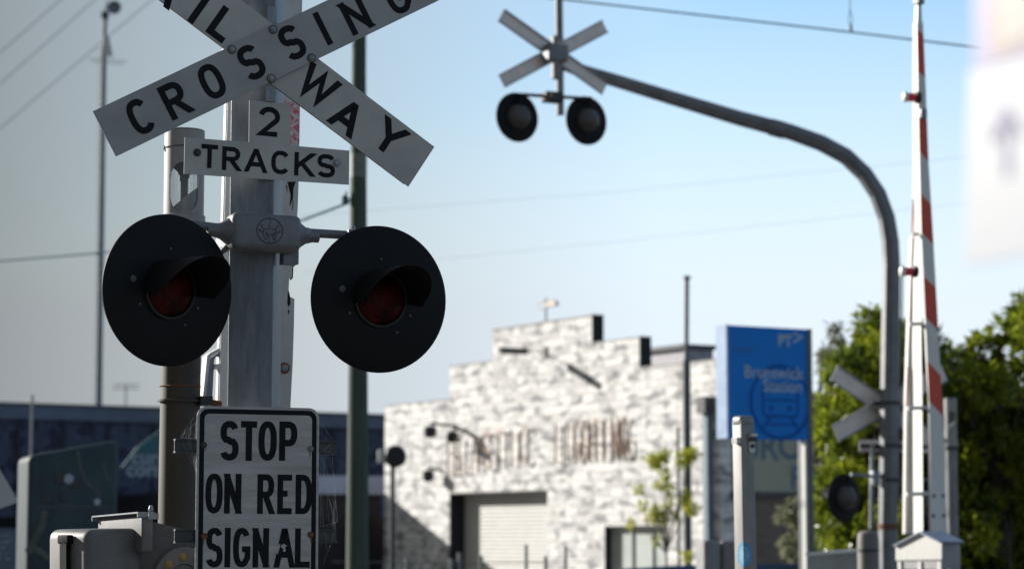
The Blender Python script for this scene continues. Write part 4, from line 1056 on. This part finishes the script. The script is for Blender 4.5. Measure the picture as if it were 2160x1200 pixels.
strip_rows(mb, [(1125, 1909, 1914), (840, 1912, 1916), (500, 1923, 1926)], .31, .355, PN)
for y0, y1 in ((775, 858), (420, 500), (260, 330)):
    a0 = 1912 + (840-y0)*.033; a1 = 1912 + (840-y1)*.033
    strip_rows(mb, [(y1, a1-.6, a1+2.4), (y0, a0-.6, a0+2.4)], .306, .3095, PN, 1)
part('boom_rail', mb, [white, mat('faded red tape', (.5, .13, .11), .5)], bgate)
mb = MB()
for y, a_, b_ in ((1042, 1912, 1961), (861, 1914, 1958), (684, 1918, 1952), (495, 1924, 1945)):
    p, q = PN(a_, y, .08), PN(b_, y - 2, .08); mb.tube([p, q], .020, 10)
part('rung', mb, white, bgate)
mb = MB()
for x, y in ((1969, 1087), (1991, 1087), (1970, 1045), (1990, 1045)): bolt(mb, PN(x, y, -.001), .014, .012)
part('bolt', mb, galv, bgate)
for x, y in ((1930, 206), (1924, 573)):
    mb = MB(); p = PN(x, y, .02); ax = Matrix.Translation(p) @ Matrix.Rotation(R(78), 4, 'Z')
    mb.lathe([(.05, -.05), (.055, -.03), (.055, -.005), (.04, 0)], 20, 2, ax); mb.lathe([(.040, .0), (.040, .07), (.036, .075)], 20, 0, ax); mb.lathe([(.044, .075), (.05, .09), (.044, .112), (.02, .122), (0, .123)], 20, 1, ax)
    part('boom_lamp', mb, [mat('red lamp glass', (.85, .05, .08), .2, 0, .1), white, darksteel], bgate, 40)
mb = MB(); p = PN(1947, 240, -.03); mb.box(p.x-.03, p.x+.035, -.05, -.003, p.z-.045, p.z+.045, bev=.008); p = PN(1938, 4, .02); mb.box(p.x-.035, p.x+.035, -.03, .07, p.z-.03, p.z+.08, bev=.008)
part('cable_clip', mb, galv, bgate, 40)
mb = MB(); q = lambda x, y, vv=-.06: (lambda p: (p.x, p.z))(PN(x, y, vv))
# gear cover: gabled white end plate turned towards the sun, body behind
mb = MB(); GM = Matrix.Rotation(R(-34), 4, 'Z')
FX = Frame(1888, 1150, 21.6, -58); PX = FX.P; A = (Matrix.Translation(FN.o) @ Matrix.Rotation(FN.a, 4, 'Z')).inverted() @ (Matrix.Translation(FX.o) @ Matrix.Rotation(FX.a, 4, 'Z'))
mb.M = A; q = lambda x, y: (lambda p: (p.x, p.z))(PX(x, y, 0))
body = [q(1889, 1181), q(1986, 1179), q(1986, 1144), q(1944, 1123), q(1889, 1152)]
mb.prism(body, 0, .012, 0)
inn = [q(1893, 1200), q(1982, 1200), q(1982, 1146), q(1944, 1126), q(1893, 1154)]
mb.prism(inn, .0125, .24, 1)  # body coloured grey, shade of the cover's side put into the colour
gc = part('gear_cover', mb, [white, mat('shade grey cover side', (.36, .36, .38), .5)], bgate)
mb = MB(); mb.M = A
mb.prism([q(1986, 1141), q(1944, 1120), q(1889, 1149), q(1889, 1152), q(1944, 1123.5), q(1986, 1144)], -.03, .26)
part('cover_roof', mb, mat('cover roof', (.30, .36, .48), .5), gc)
mb = MB(); mb.M = A; x0, x1 = PX(1893, 1180).x, PX(1985, 1180).x; z1 = PX(1900, 1183).z
for x in (x0, (x0+x1)/2 - .02, x1-.05): mb.box(x, x+.045, .0, .012, 0, z1)
part('leg', mb, white, gc)

# ================================================================== LOW THINGS ALONG THE BOTTOM
p0 = at(1832, 1200, 24); o = MB()
o.lathe([(.105, 0), (.108, at(1832, 1135, 24).z), (.10, at(1832, 1124, 24).z), (.07, at(1832, 1119, 24).z), (0, at(1832, 1118, 24).z)], 24, 0, Matrix.Translation((p0.x, p0.y, 0)), 'Z')
zc = at(1832, 1160, 24).z; o.lathe([(.112, zc-.012), (.112, zc+.012)], 24, 1, Matrix.Translation((p0.x, p0.y, 0)), 'Z')
tag(o.build('cable_pit_post', [mat('taupe plastic', (.20, .19, .18), .6), darksteel], None, 40), 'stubby taupe round topped post at the foot of the curved mast', 'bollard')
FK = Frame(1515, 1170, 27, 20); PK = FK.P
o = FK.empty('control_box', 'low grey round cornered control box at the foot of the station sign', 'box')
mb = MB(); mb.box(PK(1486, 1170).x, PK(1521, 1170).x, 0, .25, 0, PK(1500, 1139).z, bev=.025); part('body', mb, mat('grey box paint', (.24, .24, .25), .6), o, 40)
mb = MB(); mb.box(PK(1526, 1170).x, PK(1556, 1170).x, .02, .27, 0, PK(1540, 1141).z, bev=.025); part('door', mb, mat('brown grey box', (.22, .20, .19), .6), o, 40)
FJ = Frame(1760, 1180, 25, 8); PJ = FJ.P
o = FJ.empty('low_barrier', 'low pale grey barrier panel with bright top rail beside the station sign', 'barrier')
mb = MB(); a_, b_ = PJ(1706, 1172), PJ(1812, 1164); mb.prism([(a_.x, 0), (b_.x, 0), (b_.x, b_.z), (a_.x, a_.z)], 0, .06); part('panel', mb, mat('pale barrier', (.40, .42, .40), .6), o)
mb = MB(); mb.prism([(a_.x-.01, a_.z+.001), (b_.x+.01, b_.z+.001), (b_.x+.01, b_.z+.035), (a_.x-.01, a_.z+.035)], -.03, .09); part('top_rail', mb, white, o)
FV = Frame(1450, 1195, 40, 4); PV = FV.P
o = FV.empty('blue_railing', 'low blue rail running along the very bottom in front of the white wall', 'railing')
mb = MB(); a_, b_ = PV(1310, 1196), PV(1990, 1187); zt_ = PV(1500, 1189).z
pr = [(PV(1310, 1199).x, PV(1310, 1199).z), (PV(1420, 1192).x, PV(1420, 1192).z), (PV(1530, 1189).x, PV(1530, 1189).z), (b_.x, zt_)]
mb.prism([(pr[0][0], pr[0][1]-.14)] + [(b_.x, zt_-.14)] + list(reversed(pr)), 0, .09); part('rail', mb, mat('blue rail paint', (.05, .14, .36), .5), o)
for k in range(7):
    x = a_.x + .3 + k*.75; mb = MB(); mb.box(x, x+.07, .1, .16, 0, zt_-.1); part('post', mb, MATS['blue rail paint'], o)

FY = Frame(1000, 1180, 42, -6); PY_ = FY.P
fen = FY.empty('wire_fence', 'low wire fence on pale steel posts before the roller door', 'fence')
pos = [(858, 1176, 11), (952, 1178, 11), (969, 1165, 11), (1015, 1172, 11), (1110, 1148, 9), (1151, 1172, 10), (1193, 1151, 9)]
for x, y, w_ in pos:
    p = PY_(x, y); hw = w_/2/FPX*42*.8; mb = MB(); mb.tube([(p.x, 0, 0), (p.x, 0, p.z)], hw, 10); part('post', mb, mat('fence post zinc', (.26, .29, .29), .5), fen, 40)
mb = MB(); zt_ = PY_(1000, 1184).z; x0, x1 = PY_(700, 1184).x, PY_(1240, 1184).x
for z in (zt_, zt_-.25, zt_-.5, zt_-.75): mb.tube([(x0, .04, z), ((x0+x1)/2, .04, z-.02), (x1, .04, z)], .008, 5)
part('wire', mb, galv, fen)

# ================================================================== NEAR SIGN AT THE RIGHT EDGE
FZ = Frame(2036, 500, 2.3, -62); PZ = FZ.P
nz = FZ.empty('direction_sign', 'very near white sign with purple up arrow under a purple picture panel', 'sign')
mb = MB(); b0 = PZ(2034, 560, 0); t0 = PZ(2046, 152, 0); W = .34
mb.prism([(b0.x, b0.z), (b0.x+W, b0.z+.0), (b0.x+W, t0.z), (t0.x, t0.z)], 0, .004, 0)
c_ = PZ(2121, 305, -.001); hz = .040
mb.ribbon([(c_.x, c_.z-.031), (c_.x, c_.z+.024)], .0042, False, -.001, 1); mb.ribbon([(c_.x-.021, c_.z+.006), (c_.x, c_.z+.032), (c_.x+.021, c_.z+.006)], .0042, False, -.0014, 1)
part('arrow_panel', mb, [mat('white sign face', (.37, .40, .46), .5, 0, .02), mat('purple ink', (.06, .06, .24), .5)], nz)
mb = MB(); l0 = PZ(2056, 150, 0)
mb.prism([(l0.x, t0.z+.0015), (b0.x+W, t0.z+.0015), (b0.x+W, t0.z+.24), (l0.x, t0.z+.24)], 0, .004, 0)
i0 = PZ(2096, 118, 0)
mb.prism([(i0.x, i0.z), (b0.x+W-.03, i0.z), (b0.x+W-.03, t0.z+.2), (i0.x, t0.z+.2)], -.0012, -.0002, 1)
i1 = PZ(2118, 95, 0); mb.prism([(i1.x, i1.z), (i1.x+.05, i1.z), (i1.x+.05, t0.z+.17), (i1.x, t0.z+.17)], -.0022, -.0014, 2)
part('picture_panel', mb, [mat('lilac sign face', (.165, .15, .33), .5, 0, .03), mat('peach picture', (.27, .18, .14), .5, 0, .2, 30), mat('cream picture', (.30, .285, .27), .5)], nz)
mb = MB(); mb.tube([(b0.x+W-.05, .03, 0), (b0.x+W-.05, .03, t0.z+.3)], .024, 16); mb.box(b0.x+W-.09, b0.x+W-.01, .0045, .006, b0.z+.05, b0.z+.09)
part('post', mb, galv, nz, 40)

# ================================================================== WIRES
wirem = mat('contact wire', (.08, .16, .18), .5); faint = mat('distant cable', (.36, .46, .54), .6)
def wire(name, label, px, Y, r, m, cat='wire', group=None, extra=None):
    pts = [at(x, y, Y if not isinstance(Y, (list, tuple)) else Y[i]) for i, (x, y) in enumerate(px)]
    P_ = []
    for i in range(len(pts)-1):
        for k in range(6): P_.append(pts[i].lerp(pts[i+1], k/6))
    P_.append(pts[-1]); o = MB(); o.tube(P_, r, 6); ob = tag(o.build(name, m), label, cat, group); return ob
cw = wire('contact_wire', 'dark overhead contact wire with a dropper crossing behind the striped boom', [(-300, -190), (700, -52), (1190, 0), (1790, 68), (2055, 100), (2500, 160)], 32, .0125, wirem)
mb = MB(); a_, b_ = at(1793, -60, 32), at(1794, 66, 32); mid = at(1793, 20, 32)
mb.tube([a_, mid, at(1790, 45, 32), b_], .006, 6); mb.tube([mid, at(1798, 42, 32), b_], .006, 6); mb.tube([at(1794, 52, 32), at(1795, 68, 32)], .022, 8)
part('dropper', mb, wirem, cw)
g = 'faint overhead cables'
wire('overhead_cable', 'teal service cable running from the timber power pole to the far left', [(-200, 566), (0, 551), (220, 533), (480, 500), (640, 464), (735, 428)], [50, 46, 42, 36, 31, 28], .016, mat('teal cable', (.04, .10, .12), .9, spec=.05), 'cable')
for lab, px in (('faint cable, upper of the two behind the curved mast', [(640, 455), (1300, 405), (2050, 330), (2400, 290)]), ('faint cable, lower of the two behind the curved mast', [(640, 575), (1300, 510), (2050, 428), (2400, 385)])):
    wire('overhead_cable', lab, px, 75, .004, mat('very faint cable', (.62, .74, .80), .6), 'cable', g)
for lab, px in (('faint slanting cable nearest the top left corner', [(-200, 285), (0, 112), (128, 0), (300, -150)]), ('faint slanting cable, middle of the three left of the radio mast', [(-200, 345), (0, 178), (200, 0), (330, -120)]), ('faint slanting cable crossing behind the radio mast', [(-200, 440), (0, 272), (330, -8), (500, -150)])):
    wire('overhead_cable', lab, px, 100, .020, faint, 'cable', g)

# ================================================================== TREES
def leafmat(name, c1, c2, rough=.4):
    m = bpy.data.materials.new(name); m.use_nodes = True; t = m.node_tree; b = t.nodes['Principled BSDF']
    b.inputs['Roughness'].default_value = rough
    at_ = t.nodes.new('ShaderNodeAttribute'); at_.attribute_name = 'tint'
    x = t.nodes.new('ShaderNodeMixRGB'); x.inputs[1].default_value = (*c1, 1); x.inputs[2].default_value = (*c2, 1)
    t.links.new(at_.outputs['Fac'], x.inputs[0]); t.links.new(x.outputs[0], b.inputs['Base Color'])
    tr = t.nodes.new('ShaderNodeBsdfTranslucent'); t.links.new(x.outputs[0], tr.inputs[0])
    ad = t.nodes.new('ShaderNodeMixShader'); ad.inputs[0].default_value = .48
    t.links.new(b.outputs[0], ad.inputs[1]); t.links.new(tr.outputs[0], ad.inputs[2])
    t.links.new(ad.outputs[0], t.nodes['Material Output'].inputs[0])
    return m
def leaves(name, centres, n, size, m, parent, hang=0.0, shell=.5, asp=.42):
    """leaf shaped folded quads through the given clumps (x, y, z, r)"""
    C_ = np.array(centres); wts = C_[:, 3]**2; wts /= wts.sum()
    k = RNG.choice(len(C_), n, p=wts); d = RNG.normal(size=(n, 3)); d /= np.linalg.norm(d, axis=1)[:, None]
    rr = C_[k, 3] * (shell + (1-shell)*RNG.random(n))**.8 * (.75 + .45*RNG.random(n))
    pos = C_[k, :3] + d*rr[:, None]
    ax = d + RNG.normal(size=(n, 3))*.7; ax[:, 2] -= hang + .25; ax /= np.linalg.norm(ax, axis=1)[:, None]
    sd_ = np.cross(ax, RNG.normal(size=(n, 3))*.6 + np.array([0, 0, 1.])); sd_ /= np.linalg.norm(sd_, axis=1)[:, None]
    nn = np.cross(ax, sd_); L_ = size*(.6 + .7*RNG.random(n))[:, None]; W_ = L_*asp*.5
    v = np.empty((n, 6, 3)); v[:, 0] = pos; v[:, 1] = pos + ax*L_*.45 + sd_*W_ + nn*W_*.35; v[:, 2] = pos + ax*L_ ; v[:, 3] = pos + ax*L_*.45 - sd_*W_ + nn*W_*.35
    v[:, 4] = pos; v[:, 5] = pos + ax*L_
    me = bpy.data.meshes.new(name); V = v.reshape(-1, 3); nv = len(V)
    b_ = np.arange(n)*6; F_ = np.stack([b_, b_+1, b_+2, b_+4, b_+5, b_+3], 1).reshape(-1)
    me.vertices.add(nv); me.vertices.foreach_set('co', V.reshape(-1)); me.loops.add(len(F_)); me.loops.foreach_set('vertex_index', F_.astype(np.int32))
    me.polygons.add(2*n); me.polygons.foreach_set('loop_start', (np.arange(2*n)*3).astype(np.int32))
    me.update(calc_edges=True); me.validate()
    tint = np.repeat(np.clip(RNG.random(n)*.45 + .6*RNG.random(len(C_))[k]**1.5, 0, 1), 6)
    a_ = me.attributes.new('tint', 'FLOAT', 'POINT'); a_.data.foreach_set('value', tint.astype(np.float32))
    me.materials.append(m); o = bpy.data.objects.new(name, me); COL.objects.link(o); o.parent = parent; return o
bark = mat('bark', (.09, .075, .06), .9, 0, .4, 6, stretch=(4, 4, 1), bump=.4)
def limb_set(mb, base, clumps, r, rr):
    for c in clumps:
        c = Vector(c[:3]); m_ = base.lerp(c, .5) + Vector((rr.uniform(-.15, .15), rr.uniform(-.15, .15), rr.uniform(0, .2)))
        mb.tube([base, m_, c], [r, r*.6, r*.2], 6)
def px_clumps(o, lst, Y):
    """lst of (px, py, radius px, depth offset)"""
    res = []
    for x, y, rpx, dy in lst:
        p = at(x, y, Y + dy); res.append((p.x-o.x, p.y-o.y, p.z, rpx/FPX*(Y+dy)))
    return res
green = leafmat('broad leaf', (.036, .08, .010), (.38, .43, .03), .3)
rr = random.Random(9)
def fill(region, n, rmin, rmax, rs_):
    out = []
    while len(out) < n:
        x, y = rs_.uniform(1700, 2330), rs_.uniform(580, 1240)
        if region(x, y): out.append((x, y, rs_.uniform(rmin, rmax), rs_.uniform(-.9, 1.6)))
    return out
tr_ = at(1850, 1200, 36.6)
t1_ = thing('broadleaf_tree', 'bushy bright green tree behind the curved mast and far crossbuck', 'tree', (tr_.x, tr_.y, 0))
def reg1(x, y):
    top = np.interp(x, [1725, 1770, 1810, 1850, 1890, 1940, 1985, 2030], [830, 730, 690, 655, 680, 690, 720, 760])
    return 1735 < x < 2035 and y > top + 22
cl1 = px_clumps(tr_, fill(reg1, 150, 16, 40, random.Random(3)), 36.6)
crown_core = px_clumps(tr_, fill(lambda x, y: 1780 < x < 2030 and y > 800, 45, 40, 60, random.Random(31)), 37.6)
leaves('crown', cl1 + crown_core, 44000, .17, green, t1_)
mb = MB(); mb.tube([(0, 0, 0), (.05, .1, 1.2), (.0, .2, 2.4), (.1, .2, 4)], [.16, .13, .10, .04], 10); limb_set(mb, Vector((0, .2, 2.2)), cl1[:26], .05, rr); part('trunk', mb, bark, t1_, 50)
tr_ = at(2110, 1200, 36)
t2_ = thing('broadleaf_tree', 'dense dark green tree filling the lower right corner beside the striped boom', 'tree', (tr_.x, tr_.y, 0))
def reg2(x, y):
    top = np.interp(x, [1960, 1995, 2035, 2070, 2105, 2130, 2160, 2300], [735, 745, 730, 715, 670, 640, 615, 560])
    return 1975 < x < 2320 and y > top + 25
cl2 = px_clumps(tr_, fill(reg2, 170, 18, 42, random.Random(5)), 36)
core2 = px_clumps(tr_, fill(lambda x, y: 2010 < x < 2310 and y > 800, 60, 42, 64, random.Random(51)), 37.8)
leaves('crown', cl2 + core2, 56000, .17, green, t2_)
mb = MB(); mb.tube([(0, 0, 0), (.05, .1, 1.2), (.0, .2, 2.4), (.1, .2, 4.3)], [.18, .15, .11, .04], 10); limb_set(mb, Vector((0, .2, 2.2)), cl2[:26], .05, rr); part('trunk', mb, bark, t2_, 50)
tr_ = at(1715, 1200, 41)
t3_ = thing('weeping_tree', 'airy grey green weeping tree between the station sign and the crossbuck', 'tree', (tr_.x, tr_.y, 0))
rs3 = random.Random(8); l3 = []
for _ in range(60):
    x = rs3.uniform(1712, 1790); top = np.interp(x, [1700, 1740, 1790], [820, 700, 640]); y = rs3.uniform(top, 1150); l3.append((x, y, rs3.uniform(9, 22), rs3.uniform(-.6, .6)))
for _ in range(16): l3.append((rs3.uniform(1640, 1712), rs3.uniform(1040, 1170), rs3.uniform(8, 16), rs3.uniform(-.5, .5)))
cl3 = px_clumps(tr_, l3, 41)
leaves('crown', cl3, 9000, .15, leafmat('grey green leaf', (.14, .155, .09), (.30, .31, .20), .6), t3_, hang=1.4, asp=.22)
mb = MB(); mb.tube([(0, 0, 0), (.02, .1, 1.5), (.1, .1, 3.0), (.2, .1, 4.4)], [.10, .08, .05, .02], 8); limb_set(mb, Vector((.05, .1, 2.6)), cl3[:20], .02, rr); part('trunk', mb, bark, t3_, 50)
tr_ = at(1404, 1195, 45)
t4_ = thing('young_tree', 'young sapling with sparse yellow green leaves in front of the white wall', 'tree', (tr_.x, tr_.y, 0))
l4 = [(1386, 972, 16, 0), (1400, 962, 14, .1), (1372, 970, 10, 0), (1440, 968, 16, .1), (1462, 955, 14, 0), (1452, 962, 12, .2), (1404, 1000, 12, 0), (1410, 1030, 13, .1), (1392, 1022, 10, 0), (1348, 1030, 9, 0), (1355, 1068, 9, 0), (1382, 1078, 15, .1), (1398, 1088, 16, 0), (1372, 1092, 10, 0), (1332, 1102, 10, 0), (1444, 1055, 12, 0), (1456, 1070, 12, .1), (1466, 1075, 9, 0), (1450, 1040, 9, 0), (1448, 1172, 12, 0), (1385, 1140, 9, 0), (1412, 1062, 9, 0), (1425, 1085, 10, 0)]
cl4 = px_clumps(tr_, l4, 45)
leaves('crown', cl4, 1700, .105, leafmat('yellow green leaf', (.38, .43, .04), (.62, .60, .07), .5), t4_, shell=.1)
mb = MB(); mb.tube([(0, 0, 0), (.02, 0, .9), (0, 0, 1.8), (.03, 0, 3.2)], [.03, .025, .018, .008], 7); limb_set(mb, Vector((.0, 0, 1.2)), cl4, .012, rr); part('trunk', mb, mat('pale bark', (.25, .22, .18), .8), t4_, 50)
